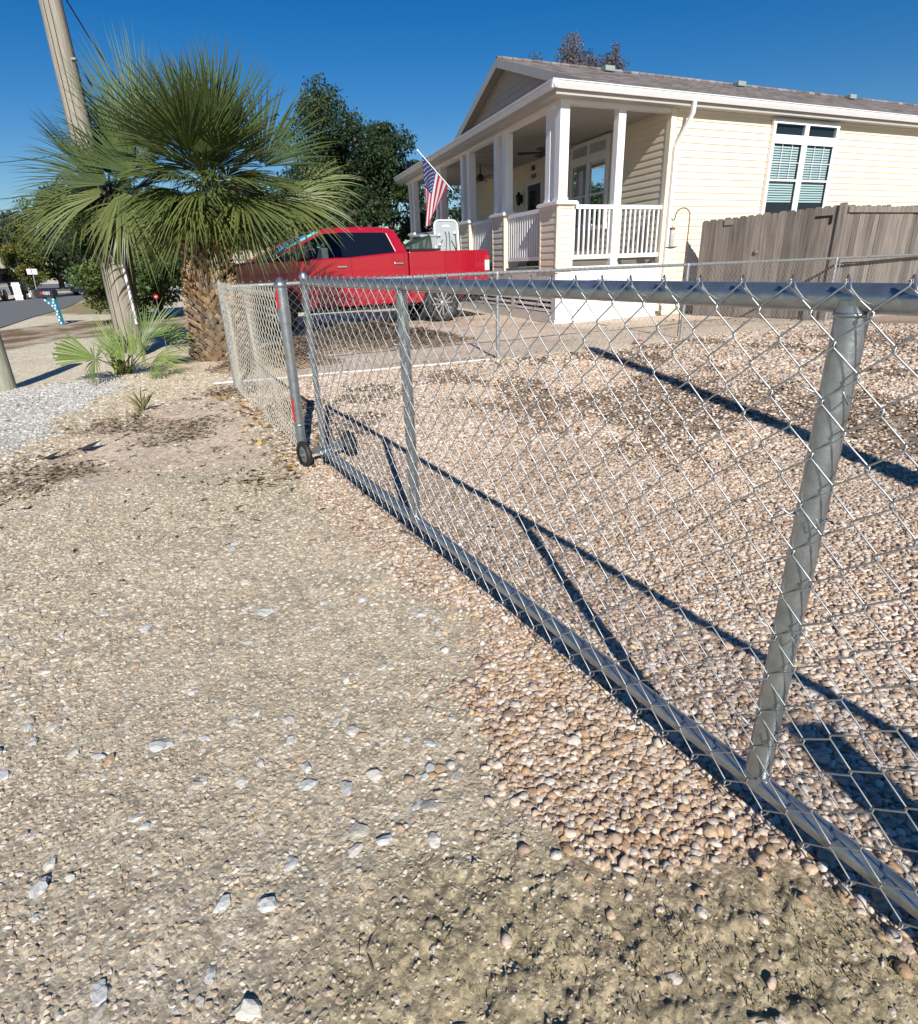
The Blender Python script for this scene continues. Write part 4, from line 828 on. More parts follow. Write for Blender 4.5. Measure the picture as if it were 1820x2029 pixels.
ext(b_, P, .0, .09); ext(b_, P, 1.91, 2.0); b_.bx(-1.1, .78, .09, 1.91, .88, .95, 0, TF); b_.bx(.70, .784, .09, 1.91, .95, 1.46, 0, TF); b_.build('cargo_bed', 'red', truck, bevel=.02)
b_ = MB(); b_.bx(-1.17, -1.10, .10, 1.90, .75, 1.465, 0, TF); b_.build('tailgate', 'red', truck, bevel=.015)
SL = .42
def sidepoly(mb, P, w0=.0, t=.045, mi=0):
    ext(mb, P, w0 + .015, w0 + .015 + t, mi, SL); 
b_ = MB()
cq = [(.80, 1.40), (.82, 1.50), (.98, 1.84), (1.06, 1.915), (1.25, 1.94), (1.27, 1.84), (1.20, 1.82), (1.08, 1.48), (1.10, 1.40)]
rr_ = [(1.25, 1.94), (1.8, 1.952), (2.4, 1.935), (2.64, 1.89), (2.56, 1.825), (2.02, 1.845), (1.27, 1.84)]
ap = [(2.64, 1.89), (3.80, 1.37), (3.66, 1.365), (2.56, 1.825)]
for P in (cq, rr_, ap): sidepoly(b_, P)
cab = b_.build('cab_side', 'red', truck, bevel=.012); b_ = MB()
for P in (cq, rr_, ap): ext(b_, P, 1.94, 1.985, 0, SL)
b_.build('cab_side', 'red', truck, bevel=.012)
b_ = MB(); zt = lambda z: (z - 1.38) * SL + .02
rp = [(1.06, 1.915), (1.25, 1.942), (1.8, 1.954), (2.4, 1.937), (2.64, 1.892)]
V_ = []; 
for s, z in rp: V_ += [TF(s, zt(z), z), TF(s, .55, z + .025), TF(s, 1.45, z + .025), TF(s, 2 - zt(z), z)]
b_.add(V_, [(i * 4 + j, i * 4 + j + 1, i * 4 + j + 5, i * 4 + j + 4) for i in range(4) for j in range(3)], 0, True); b_.build('roof', 'red', truck)
b_ = MB(); b_.add([TF(.81, .05, 1.45), TF(.81, 1.95, 1.45), TF(1.06, 2 - zt(1.915), 1.915), TF(1.06, zt(1.915), 1.915)], [(0, 1, 2, 3)]); b_.build('rear_window', 'tint', truck)
b_ = MB(); b_.add([TF(3.76, .06, 1.37), TF(3.76, 1.94, 1.37), TF(2.63, 2 - zt(1.89) - .02, 1.885), TF(2.63, zt(1.89) + .02, 1.885)], [(0, 1, 2, 3)]); b_.build('windshield', 'truckglass', truck)
b_ = MB(); b_.add([TF(3.70, .1, 1.37), TF(3.70, 1.9, 1.37), TF(2.64, 2 - zt(1.89) - .08, 1.86), TF(2.64, zt(1.89) + .08, 1.86)], [(0, 1, 2, 3)]); b_.add([TF(3.74, .03, 1.385), TF(3.80, .03, 1.38), TF(2.72, zt(1.86) - .02, 1.87), TF(2.62, zt(1.86) - .02, 1.86)], [(0, 1, 2, 3)]); b_.build('sunshade', 'sunshade', truck)
def side_glass(P, m_, nm):
    for far in (0, 1):
        b_ = MB(); f = lambda s, z: TF(s, (.03 + max(0, z - 1.38) * SL) if not far else 1.97 - max(0, z - 1.38) * SL, z)
        b_.add([f(s, z) for s, z in P], [tuple(range(len(P)))]); b_.build(nm, m_, truck)
side_glass([(1.08, 1.46), (1.20, 1.82), (1.27, 1.845), (2.02, 1.85), (2.02, 1.38)], 'tint', 'side_window')
side_glass([(2.24, 1.37), (2.24, 1.845), (2.56, 1.83), (3.62, 1.365)], 'truckglass', 'side_window')
b_ = MB(); ext(b_, [(2.02, 1.375), (2.02, 1.85), (2.24, 1.85), (2.24, 1.37)], .012, .05, 0, SL); b_.build('door_pillar', 'tint', truck)
b_ = MB(); ext(b_, [(2.98, 1.365), (2.96, 1.66), (3.05, 1.62), (3.64, 1.365)], .012, .03, 0, SL); b_.build('mirror_sail', 'truckblack', truck)
b_ = MB(); b_.bx(2.98, 3.10, -.22, .0, 1.38, 1.60, 0, TF); b_.build('wing_mirror', 'truckblack', truck, bevel=.03)
for s0 in (1.3, 2.5):
    for w0 in (.35, 1.2): b_ = MB(); b_.bx(s0 - .08, s0 + .06, w0, w0 + .5, 1.2, 1.58, 0, TF); b_.bx(s0 - .06, s0 + .03, w0 + .12, w0 + .38, 1.6, 1.76, 0, TF); b_.build('seat', 'seatcloth', truck, bevel=.03)
b_ = MB(); b_.tube([TF(2.9 + .0 * math.cos(w), .5 + .17 * math.cos(w), 1.4 + .17 * math.sin(w)) for w in np.linspace(0, 6.283, 18)], .014, 6, cap=False); b_.build('steering_wheel', 'truckblack', truck)
for s0, z0 in ((2.28, 1.215), (1.04, 1.245)):
    b_ = MB(); b_.bx(s0 - .10, s0 + .10, -.035, -.012, z0 - .018, z0 + .018, 0, TF); b_.bx(s0 + .06, s0 + .10, -.03, .01, z0 - .022, z0 + .022, 0, TF); b_.build('door_handle', 'chrome', truck, bevel=.008)
b_ = MB()
for s0, za, zb in ((.90, .5, 1.46), (2.08, .48, 1.38), (3.16, .5, 1.36)): b_.bx(s0 - .004, s0 + .004, -.0015, .01, za, zb, 0, TF)
b_.build('door_seam', 'truckblack', truck)
b_ = MB(); b_.bx(-1.05, 4.6, .2, 1.8, .38, .62, 0, TF); b_.bx(-.55, .55, .06, 1.94, .4, .9, 0, TF); b_.bx(FA_ - .52, FA_ + .52, .06, 1.94, .4, .9, 0, TF); b_.bx(1.0, 3.1, -.06, .16, .36, .41, 0, TF); b_.build('underbody', 'truckblack', truck)
b_ = MB(); b_.bx(-1.32, -1.18, .02, 1.98, .55, .78, 0, TF); b_.build('rear_bumper', 'chrome', truck, bevel=.03)
b_ = MB(); b_.bx(4.68, 4.84, .0, 2.0, .5, .82, 0, TF); b_.build('front_bumper', 'chrome', truck, bevel=.04)
b_ = MB(); b_.bx(4.69, 4.73, .35, 1.65, .85, 1.18, 0, TF); b_.build('grille', 'truckblack', truck)
for w0, w1 in ((-.006, .25), (1.75, 2.006)): b_ = MB(); b_.bx(4.42, 4.715, w0, w1, 1.0, 1.13, 0, TF); b_.build('headlight', 'lampclear', truck, bevel=.01)
for w0, w1 in ((-.006, .11), (1.89, 2.006)):
    b_ = MB(); b_.bx(-1.19, -1.07, w0, w1, 1.26, 1.36, 0, TF); b_.bx(-1.19, -1.07, w0, w1, 1.04, 1.255, 1, TF); b_.build('tail_light', ['taillight', 'lampclear'], truck)
for s0 in (0, FA_):
    for w0, sg in ((.02, 1), (1.72, -1)):
        c = TF(s0, w0, WZ); ax_ = TN if sg > 0 else -TN; c = c if sg > 0 else TF(s0, 1.98, WZ)
        b_ = MB(); b_.lathe(c, [(.25, .03), (.275, .0), (.36, .0), (.385, .02), (.395, .06), (.395, .22), (.37, .26), (.25, .26)], 40, axis=ax_)
        w_ = b_.build('wheel', 'rubber', truck)
        r_ = MB(); r_.lathe(c, [(.265, .02), (.255, .05), (.24, .12)], 36, axis=ax_); r_.lathe(c, [(.0, .02), (.05, .02), (.065, .035), (.065, .06)], 20, axis=ax_)
        a_ = np.cross(ax_, ZV); a_ /= np.linalg.norm(a_)
        for k in range(6):
            w = k * math.pi / 3 + .3; dr = math.cos(w) * a_ + math.sin(w) * ZV; dt = -math.sin(w) * a_ + math.cos(w) * ZV
            for q in (-.24, .24):
                dq = math.cos(w + q) * a_ + math.sin(w + q) * ZV; r_.hexa([c + ax_ * .06 + dr * .04 - dt * .016, c + ax_ * .06 + dq * .25 - dt * .02, c + ax_ * .06 + dq * .25 + dt * .02, c + ax_ * .06 + dr * .04 + dt * .016] + [c + ax_ * .03 + dr * .04 - dt * .016, c + ax_ * .03 + dq * .25 - dt * .02, c + ax_ * .03 + dq * .25 + dt * .02, c + ax_ * .03 + dr * .04 + dt * .016])
        o = r_.build('rim', 'alloy', None, origin=c); o['_e'].parent = w_['_e']; o['_e'].location = Vector(o['_o'] - truck['_o'])
        r_ = MB(); r_.lathe(c, [(.0, .13), (.24, .13)], 30, axis=ax_); o = r_.build('brake_disc', 'truckblack', None, origin=c); o['_e'].parent = w_['_e']; o['_e'].location = Vector(o['_o'] - truck['_o'])
b_ = MB(); b_.bx(.02, .76, .02, 1.98, 1.47, 1.515, 0, TF); b_.build('bed_toolbox', 'truckblack', truck, bevel=.01)
# cargo standing in the bed
def rrect(w, h, r, n=5):
    P = []
    for cx_, cy_, a0 in ((w / 2 - r, h - r, 0), (-w / 2 + r, h - r, math.pi / 2), (-w / 2 + r, r, math.pi), (w / 2 - r, r, 1.5 * math.pi)):
        P += [(cx_ + r * math.cos(a), cy_ + r * math.sin(a)) for a in np.linspace(a0, a0 + math.pi / 2, n)]
    return P
def plate(mb, F_, P, o0, o1, mi=0):
    n = len(P); mb.add([F_(x, o0, y) for x, y in P] + [F_(x, o1, y) for x, y in P], [tuple(range(n)), tuple(range(2 * n - 1, n - 1, -1))] + [((i + 1) % n, i, n + i, n + (i + 1) % n) for i in range(n)], mi)
c0 = TF(-.55, .75, .951); lx = TD * -1; ly = TN
FT_ = lambda x, o, z: c0 + lx * x + ly * (o + z * .08) + ZV * z
pt = thing('folding_table', 'grey plastic folding table with white rim standing on end in the truck bed', 'folding table', c0)
b_ = MB(); outer = rrect(.60, 1.16, .12); plate(b_, FT_, outer, .0, .03); 
b_.tube([FT_(x, -.005, y) for x, y in outer + outer[:1]], .022, 8, 1); b_.build('table_top', ['greyplastic', 'white'], pt)
b_ = MB(); plate(b_, FT_, [(x, y + .33) for x, y in rrect(.36, .55, .08)], -.02, .0); b_.build('moulded_panel', 'greyplastic', pt)
b_ = MB(); plate(b_, FT_, [(x, y + 1.02) for x, y in rrect(.17, .045, .01)], -.012, -.0); b_.build('white_plate', 'white', pt)
for P in ([(-.04, .93), (-.02, .8), (-.04, .62), (-.09, .3)], [(.05, .93), (.06, .8), (.055, .6), (.05, .3)], [(.22, .88), (.225, .6), (.22, .4)], [(-.24, .6), (-.12, .76)], [(.1, .74), (.24, .5)]):
    b_ = MB(); b_.tube([FT_(x, -.035, z) for x, z in P], .0085, 6); b_.build('cord', 'cable', pt)
for x, z in ((-.2, .86), (.2, .9), (-.2, .66)): b_ = MB(); b_.lathe(FT_(x, -.03, z), [(0, .02), (.03, .018), (.032, -.01)], 10, axis=-ly); b_.build('leg_hinge', 'white', pt)
c1 = TF(-.08, .8, .951); pb = thing('storage_bin', 'grey plastic storage bin standing in the truck bed beside the folding table', 'bin', c1)
FB_ = lambda x, o, z: c1 + lx * x + ly * o + ZV * z
b_ = MB(); b_.hexa([FB_(-.17, 0, 0), FB_(.17, 0, 0), FB_(.17, .4, 0), FB_(-.17, .4, 0), FB_(-.21, -.03, .82), FB_(.21, -.03, .82), FB_(.21, .43, .82), FB_(-.21, .43, .82)]); b_.build('tub', 'greyplastic', pb, bevel=.02)
b_ = MB(); b_.bx(-.23, .23, -.05, .45, .82, .87, 0, FB_); b_.build('lid', 'greyplastic', pb, bevel=.015)
b_ = MB(); b_.bx(-.02, .14, -.034, -.02, .1, .68, 0, FB_); b_.build('moulded_panel', 'greyplastic', pb, bevel=.01)
c2 = TF(.35, .8, 1.516); tp_ = thing('tarp_bundle', 'dark green tarp wedge lying over the front of the truck bed', 'tarp', c2)
b_ = MB(); F2 = lambda x, o, z: c2 + lx * x + ly * o + ZV * z
xs = np.linspace(-.34, .42, 12); V_ = []; 
for x in xs:
    h = .02 + .34 * max(0, (x + .34) / .76) ** 1.1
    for o, k in ((-.2, 0), (-.15, .7), (.05, 1.), (.3, .8), (.4, 0)): V_.append(F2(x, o + rng.normal(0, .012), h * k + rng.normal(0, .01)))
b_.add(V_, [(i * 5 + j, i * 5 + j + 1, i * 5 + j + 6, i * 5 + j + 5) for i in range(11) for j in range(4)] + [(55, 56, 57, 58, 59), (4, 3, 2, 1, 0)]); b_.build('sheet', 'tarp', tp_)
# ================================================================ PLANTS
def TP(x, y, Y):
    d = ray(x, y); k = Y / d[1]; return np.array([d[0] * k, Y, CH + d[2] * k])
def leafcloud(name, cents, rads, n, size, cols, parent, asp=.5, flatn=0., jit=.12, mtl='leafA', twig=None):
    """many small leaf faces spread in clumps; cents (k,3), rads (k,)"""
    k = len(cents); w = rads ** 2; ci = rng.choice(k, n, p=w / w.sum()); u = rng.normal(size=(n, 3)); u /= np.linalg.norm(u, axis=1)[:, None]
    rad = rads[ci] * (rng.random(n) ** .42) * rng.choice([1, 1, 1, 1.18], n); c = cents[ci] + u * rad[:, None] * np.array([1, 1, .85])
    a = rng.normal(size=(n, 3)) + u * .3; a /= np.linalg.norm(a, axis=1)[:, None]; b = np.cross(a, rng.normal(size=(n, 3)) + ZV * flatn); b /= np.linalg.norm(b, axis=1)[:, None]
    s = size * rng.uniform(.6, 1.3, n)[:, None]
    V = np.stack([c - a * s * .5, c + b * s * asp * .5, c + a * s * .5, c - b * s * asp * .5], 1).reshape(-1, 3)
    cc = cols[rng.integers(0, len(cols), k)][ci] * (1 + rng.normal(0, jit, (n, 1)))
    return npmesh(name, V, np.arange(n * 4).reshape(-1, 4), mtl, np.repeat(np.clip(cc, .002, 1), 4, axis=0), False, parent)
GR = np.array([(.030, .055, .018), (.040, .068, .024), (.026, .048, .018), (.052, .078, .030), (.035, .058, .028)])
YG = np.array([(.13, .14, .025), (.16, .15, .03), (.10, .12, .03), (.08, .10, .03)])
BG = np.array([(.045, .065, .045), (.055, .075, .05), (.038, .055, .04)])
def tree(name, label, base, top_z, rx, rz, cz, n, leaf, cols, nc=38, group=None, trunk=.16, cat='tree', ry=None, limbs=7, bare=False):
    t = thing(name, label, cat, base, group); ry = ry or rx; cen = np.array([base[0], base[1], cz])
    c = rng.normal(size=(nc, 3)); c /= np.linalg.norm(c, axis=1)[:, None]; c *= (rng.random((nc, 1)) ** .35) * .86; c = cen + c * np.array([rx, ry, rz])
    r = np.full(nc, min(rx, rz) * (.42 if name == 'bare_tree' else .30)) * rng.uniform(.55, 1.25, nc)
    b_ = MB(); z1 = cz + rz * .2; b_.tube([base - ZV * .2, np.array([base[0] + trunk * .4, base[1], base[2] + (z1 - base[2]) * .5]), np.array([cen[0], cen[1], z1])], [trunk * 1.25, trunk * .8, trunk * .4], 8)
    s0 = np.array([base[0] + trunk * .3, base[1], base[2] + max(.4, (cz - rz - base[2]) * .9 + .2)])
    for q in range(limbs): e = c[q % nc]; b_.tube([s0 + (cen - s0) * .2 * (q % 3), (s0 + e) / 2 + ZV * .15, e], [trunk * .5, trunk * .3, trunk * .08], 5)
    b_.build('trunk', 'bark', t); leafcloud('crown', c, r, n, leaf, cols, t); return t
def at_ground(x, Y):   # ground point under photo column x at depth Y
    d = ray(x, 520); return np.array([d[0] / d[1] * Y, Y, 0.])
GT = 'evergreen trees behind the truck and porch'
p = at_ground(683, 28); tree('oak_tree', 'tall dark evergreen oak with the highest crown behind the red truck', p, 0, 2.5, 2.7, 5.2, 24000, .15, GR, 60, GT, .22)
p = at_ground(778, 29); tree('oak_tree', 'smaller dark evergreen oak next to the left end of the porch roof', p, 0, 1.7, 2.0, 4.75, 14000, .15, GR, 36, GT, .18)
p = at_ground(615, 30); tree('oak_tree', 'dark bushy evergreen rising just right of the palm crown', p, 0, 2.6, 2.0, 3.3, 9000, .18, GR, 40, GT, .2)
p = at_ground(740, 26); tree('oak_tree', 'low dark evergreen filling the gap over the truck cab', p, 0, 2.4, 1.2, 2.7, 8000, .16, GR * .9, 34, GT, .16)
p = at_ground(500, 33); tree('oak_tree', 'dark evergreen mass behind the palm and the tan board fence', p, 0, 3.6, 2.3, 2.9, 11000, .20, GR * .85, 44, GT, .2)
p = at_ground(900, 34); tree('oak_tree', 'dark evergreen half seen through the porch columns', p, 0, 3.4, 2.0, 2.9, 7000, .2, GR * .9, 36, GT, .2)
GL = 'roadside trees at the far end of the street'
p = at_ground(165, 44); tree('oak_tree', 'broad dark tree over the parked dark car at the end of the street', p, 0, 3.6, 3.2, 4.0, 12000, .26, GR * 1.05, 50, GL, .25)
p = at_ground(250, 38); tree('oak_tree', 'dark tree behind the utility pole and leafy shrub', p, 0, 3.4, 2.7, 3.7, 9000, .24, GR, 40, GL, .22)
p = at_ground(380, 40); tree('oak_tree', 'dark tree hidden behind the palm crowns', p, 0, 4.2, 2.6, 3.4, 9000, .24, GR, 40, GL, .22)
p = at_ground(50, 40); tree('cypress_tree', 'yellow green feathery tree beside the street light', p, 0, 1.35, 2.1, 2.7, 9000, .16, YG, 40, GL, .12)
p = at_ground(30, 66); tree('oak_tree', 'distant dark treetops at the left edge behind the street light', p, 0, 6.5, 3.0, 4.3, 9000, .36, BG, 50, GL, .25)
p = at_ground(-90, 50); tree('oak_tree', 'dark tree just outside the left edge over the blue vehicle', p, 0, 4.2, 2.9, 3.6, 6000, .30, GR, 40, GL, .25)
p = at_ground(110, 70); tree('oak_tree', 'distant dark trees closing the street beyond the parked car', p, 0, 7, 2.6, 3.0, 8000, .36, BG * .8, 46, GL, .25)
# small-leaved grey trees whose tops show over the roof
GB = 'greyish bare crowns over the ridge'
GC = np.array([(.13, .115, .125), (.10, .095, .10), (.16, .14, .14), (.08, .09, .07)])
for (x, yt, rx_, rz_, n, lab) in ((1140, 66, 1.5, 2.8, 15000, 'grey brown feathery treetop showing largest above the house ridge'), (1212, 92, .7, 1.8, 2600, 'thin grey treetop beside the first roof vent'), (1070, 102, .9, 1.2, 1800, 'low grey treetop just right of the roof peak')):
    T_ = TP(x, yt, 38.); tree('bare_tree', lab, np.array([T_[0], 38., 0]), 0, rx_, rz_, T_[2] - rz_ * .85, n, .13, GC, 34, GB, .14)
# shrubs beyond the palm
GS = np.array([(.055, .10, .028), (.075, .125, .036), (.04, .08, .024), (.12, .155, .045)])
for x, yb, rx_, rz_, cz_, n, lab in ((252, 640, 1.15, 1.65, 1.7, 14000, 'leafy green shrub left of the utility pole beside the road'), (325, 628, 1.5, 1.75, 1.75, 16000, 'large glossy green shrub between the utility pole and the palm trunk')):
    p = g(x, yb); t = thing('shrub', lab, 'shrub', p); nc = 46; c = rng.normal(size=(nc, 3)); c /= np.linalg.norm(c, axis=1)[:, None]; c *= rng.random((nc, 1)) ** .3 * .9; c = np.array([p[0], p[1], cz_]) + c * np.array([rx_, rx_, rz_]); r = rng.uniform(.22, .42, nc)
    b_ = MB()
    for q in range(7): b_.tube([p + np.array([.05 * q - .15, 0, -.1]), (p + c[q]) / 2, c[q]], [.05, .035, .012], 6)
    b_.build('stems', 'bark', t); leafcloud('foliage', c, r, n, .125, GS, t, .42)
# ---- fan palms
def fan(V, F, C, hub, a, nrm, L, nseg, spread, droop, col, wmul=1.0, blunt=False):
    a = a / np.linalg.norm(a); nrm = nrm - a * (nrm @ a); nrm /= np.linalg.norm(nrm); s = np.cross(nrm, a); dphi = 2 * spread / nseg
    ts = np.array([.04, .22, .42, .60, .78, .92, 1.0])
    for i in range(nseg):
        ph = -spread + (i + .5) * dphi + rng.normal(0, dphi * .12); d = math.cos(ph) * a + math.sin(ph) * s; q = math.cos(ph + math.pi / 2) * a + math.sin(ph + math.pi / 2) * s
        l = L * (1 - .22 * abs(ph / spread) ** 2) * rng.uniform(.88, 1.06); dr = droop * rng.uniform(.6, 1.5); side = rng.normal(0, .03); lift = rng.normal(0, .02)
        cup = nrm * l * (.10 * abs(ph / spread))
        base = len(V); w0 = dphi * l * .5
        cc = col * rng.uniform(.75, 1.25)
        for j, t in enumerate(ts):
            w = w0 * min(t, .40) * 1.12 * wmul * (1 if t <= .42 else max(.03, 1 - ((t - .42) / .58) ** 1.6))
            if blunt: w = w0 * t * 1.05
            p = hub + d * l * t + nrm * l * lift * t + q * l * side * t * t + cup * t - ZV * l * dr * max(0, t - .3) ** 2 * 1.6
            V.append(p - q * w - nrm * w * .0); V.append(p + nrm * w * .55); V.append(p + q * w)
            tt = 1 - .12 * t; C += [cc * tt, cc * 1.12 * tt, cc * tt]
        for j in range(len(ts) - 1):
            k = base + j * 3; F.append((k, k + 1, k + 4, k + 3)); F.append((k + 1, k + 2, k + 5, k + 4))
def petiole(V, F, C, p0, p1, sag, w, col):
    base = len(V); d = p1 - p0; q = np.cross(d, ZV); q /= np.linalg.norm(q) + 1e-9; up = np.cross(q, d); up /= np.linalg.norm(up); n = 6
    for j in range(n + 1):
        t = j / n; p = p0 + d * t + ZV * sag * math.sin(math.pi * t); ww = w * (1.3 - .6 * t)
        V += [p - q * ww, p + up * ww * .5, p + q * ww, p - up * ww * .5]; C += [col] * 4
    for j in range(n):
        for k in range(4): a = base + j * 4 + k; b = base + j * 4 + (k + 1) % 4; F.append((a, b, b + 4, a + 4))
def palmcrown(root, cen, nf, Lr, Pr, el0, el1, col, name='crown', seed=0, nseg=42, spread=1.55, skip=None, az0=0., extra=(), drp=(.1, .26)):
    V, F, C = [], [], []
    for i in range(nf):
        f = i / (nf - 1); el = R(el0 + (el1 - el0) * f ** .9) + rng.normal(0, .06); a_ = az0 + i * 2.39996 + rng.normal(0, .12)
        if skip and skip(a_, el): continue
        h = np.array([math.cos(a_), math.sin(a_), 0]); d = h * math.cos(el) + ZV * math.sin(el); pl_ = rng.uniform(*Pr) * (1 - .15 * f); L_ = rng.uniform(*Lr) * (1 - .12 * f)
        p0 = cen + h * .07 - ZV * .25 * f; hub = p0 + d * pl_ - ZV * .10 * pl_ * math.cos(el); c = np.array(col[0]) * (1 - f) + np.array(col[1]) * f; c = c * rng.uniform(.85, 1.15)
        petiole(V, F, C, p0, hub, .06, .016, c * 1.2)
        aa = d - ZV * (.15 + .30 * f); up = ZV * math.cos(el) - h * math.sin(el) + np.array([rng.normal(0, .25), rng.normal(0, .25), 0])
        fan(V, F, C, hub, aa, up, L_, int(nseg * (.7 + .4 * f)), spread * (.62 + .6 * f), drp[0] + drp[1] * f, c)
    for (hub, tip, nrm, L_, ns_, sp_, dr_, c) in extra:
        petiole(V, F, C, cen, hub, .05, .016, np.array(c) * 1.2); fan(V, F, C, hub, tip - hub, nrm, L_, ns_, sp_, dr_, np.array(c))
    return npmesh(name, np.array(V), np.array(F), 'palmleaf', np.clip(np.array(C), 0, 1), False, root)
PG = ((.066, .098, .030), (.128, .155, .045))
toC = np.array([0, -1., .15])
# main palm
PA = g(433, 712); PA = PA + np.array([0, .1, 0]); TA = TP(400, 420, PA[1] - .02)
pa = thing('palm_tree', 'sturdy sabal palm with a criss cross booted brown trunk beside the fence corner', 'palm tree', PA)
axis_ = [PA - ZV * .1, PA + (TA - PA) * .33 + np.array([.01, 0, 0]), PA + (TA - PA) * .66, TA]
rad_ = [.36, .33, .24, .17]
b_ = MB(); b_.tube(axis_, [.34, .30, .19, .15], 16); b_.build('trunk', 'bark', pa)
def axisat(t): k = min(2, int(t * 3)); f = t * 3 - k; return axis_[k] * (1 - f) + axis_[k + 1] * f, rad_[k] * (1 - f) + rad_[k + 1] * f
V, F, C = [], [], []
BC = np.array([(.36, .22, .12), (.46, .29, .15), (.22, .15, .10), (.36, .29, .21), (.52, .37, .22)])
nb = 330
for i in range(nb):
    t = (i + .5) / nb; c, r = axisat(t * .98 + .01); a = i * 2.39996 + rng.normal(0, .1); h = np.array([math.cos(a), math.sin(a), 0]); q = np.array([-math.sin(a), math.cos(a), 0])
    for sg in (1, -1):
        l = rng.uniform(.15, .21) * (1 + .3 * t); w = .040 * (1.25 - .3 * t); d = ZV * .82 + q * sg * .62 + h * (.30 + .35 * t * rng.random()); d /= np.linalg.norm(d); s = np.cross(d, h); s /= np.linalg.norm(s)
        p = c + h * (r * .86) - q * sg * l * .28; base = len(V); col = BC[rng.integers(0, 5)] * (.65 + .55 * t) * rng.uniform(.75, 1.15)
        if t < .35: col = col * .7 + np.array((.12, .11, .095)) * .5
        for j, (tt, ww, th, lf) in enumerate(((0, 1., .016, 0), (.45, .85, .014, .010), (.8, .70, .012, .025), (1., .55, .010, .05))):
            pc = p + d * l * tt + h * lf
            V += [pc - s * w * ww, pc - s * w * ww * .6 + h * th, pc + s * w * ww * .6 + h * th, pc + s * w * ww]; C += [col * (.8 + .3 * tt)] * 4
        for j in range(3):
            for k in range(3): x_ = base + j * 4 + k; F.append((x_, x_ + 1, x_ + 5, x_ + 4))
        x_ = base + 12; F.append((x_, x_ + 1, x_ + 2, x_ + 3)); k = len(C) - 4
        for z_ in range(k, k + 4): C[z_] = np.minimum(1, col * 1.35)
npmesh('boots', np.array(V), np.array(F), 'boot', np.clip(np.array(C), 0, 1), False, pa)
cA = TP(412, 350, PA[1])
def PT(x, y, Y): return TP(x, y, Y)
exA = [(PT(440, 300, 9.6), PT(440, 100, 9.7), toC, 1.45, 44, .95, .05, PG[0]), (PT(385, 300, 9.7), PT(345, 110, 9.9), toC, 1.4, 44, .8, .05, PG[0]), (PT(520, 330, 9.7), PT(590, 160, 9.9), toC, 1.25, 44, 1.1, .1, PG[0]), (PT(560, 400, 9.6), PT(690, 420, 9.4), toC + ZV, 1.1, 44, 1.5, .3, PG[1]),
       (PT(450, 380, 9.0), PT(470, 520, 8.9), toC + ZV * .5, .95, 40, 1.3, .3, PG[1]), (PT(395, 400, 9.1), PT(360, 520, 9.), toC + ZV * .5, .9, 40, 1.3, .3, PG[1]), (PT(600, 380, 10.1), PT(700, 340, 10.1), toC + ZV, 1.0, 44, 1.5, .3, PG[1])]
palmcrown(pa, cA, 50, (.85, 1.15), (.28, .60), 86, -26, PG, spread=1.25, nseg=36, drp=(.05, .24), extra=exA)
# second palm behind the pole
PB = g(265, 705) + np.array([-.458, .889, 0]) * .42; CB = TP(222, 385, PB[1] - .1)
pb2 = thing('palm_tree', 'fan palm whose crown wraps round the utility pole, dead dark skirt below', 'palm tree', PB)
b_ = MB(); b_.tube([PB - ZV * .1, PB + (CB - PB) * .5 + np.array([.03, .05, 0]), CB], [.15, .13, .13], 12); b_.build('trunk', 'bark', pb2)
exB = [(PT(300, 345, 9.5), PT(262, 140, 9.6), toC, 1.25, 36, .65, .04, PG[0]), (PT(265, 345, 9.4), PT(150, 200, 9.5), toC + ZV * .3, 1.1, 38, .8, .10, PG[0]), (PT(250, 400, 9.0), PT(180, 500, 8.9), toC + ZV * .6, .9, 26, .9, .25, PG[1]), (PT(290, 300, 9.6), PT(212, 95, 9.8), toC, 1.60, 46, .62, .03, (.10, .155, .06)), (PT(215, 365, 9.4), PT(60, 275, 9.5), toC + ZV * .5, 1.35, 46, .75, .18, PG[0]), (PT(205, 385, 9.3), PT(60, 400, 9.3), toC + ZV, 1.3, 46, 1.0, .35, PG[1]), (PT(238, 378, 8.9), PT(285, 520, 8.7), toC + ZV * .6, 1.0, 20, .95, .25, PG[1]),
       (PT(260, 290, 10.2), PT(150, 160, 10.4), toC, 1.3, 44, 1.0, .05, PG[0]), (PT(305, 310, 9.8), PT(330, 130, 9.9), toC, 1.25, 40, .7, .03, PG[0])]
palmcrown(pb2, CB, 32, (.95, 1.2), (.28, .55), 82, -18, PG, spread=1.25, nseg=36, drp=(.05, .22), skip=lambda a, e: (-math.sin(a) > .2 and (e > R(25) or e < R(-5))), extra=exB, az0=1.2)
V, F, C = [], [], []
pc = g(265, 705); zk0, zk1 = hz(pc, 478), hz(pc, 385)
for i in range(520):
    a = rng.uniform(0, 6.283); z = zk1 + (zk0 - zk1) * rng.random() ** .8; r = .19 + .06 * rng.random(); l = rng.uniform(.15, .42); w = rng.uniform(.006, .03); h = np.array([math.cos(a), math.sin(a), 0]); q = np.array([-h[1], h[0], 0])
    c = pc + h * r + ZV * z + np.array([0, 0, 0]); dd = -ZV + h * rng.normal(.02, .1) + q * rng.normal(0, .15); base = len(V); col = np.array([(.05, .042, .035), (.07, .058, .045), (.035, .03, .028), (.30, .26, .2)][rng.choice(4, p=[.36, .36, .22, .06])])
    V += [c - q * w, c + q * w, c + dd * l * .6 + q * w * .8, c + dd * l * .6 - q * w * .8, c + dd * l + q * w * .1, c + dd * l - q * w * .1]; C += [col] * 6; F += [(base, base + 1, base + 2, base + 3), (base + 3, base + 2, base + 4, base + 5)]
npmesh('dead_frond_skirt', np.array(V), np.array(F), 'litter', np.array(C), False, pb2)
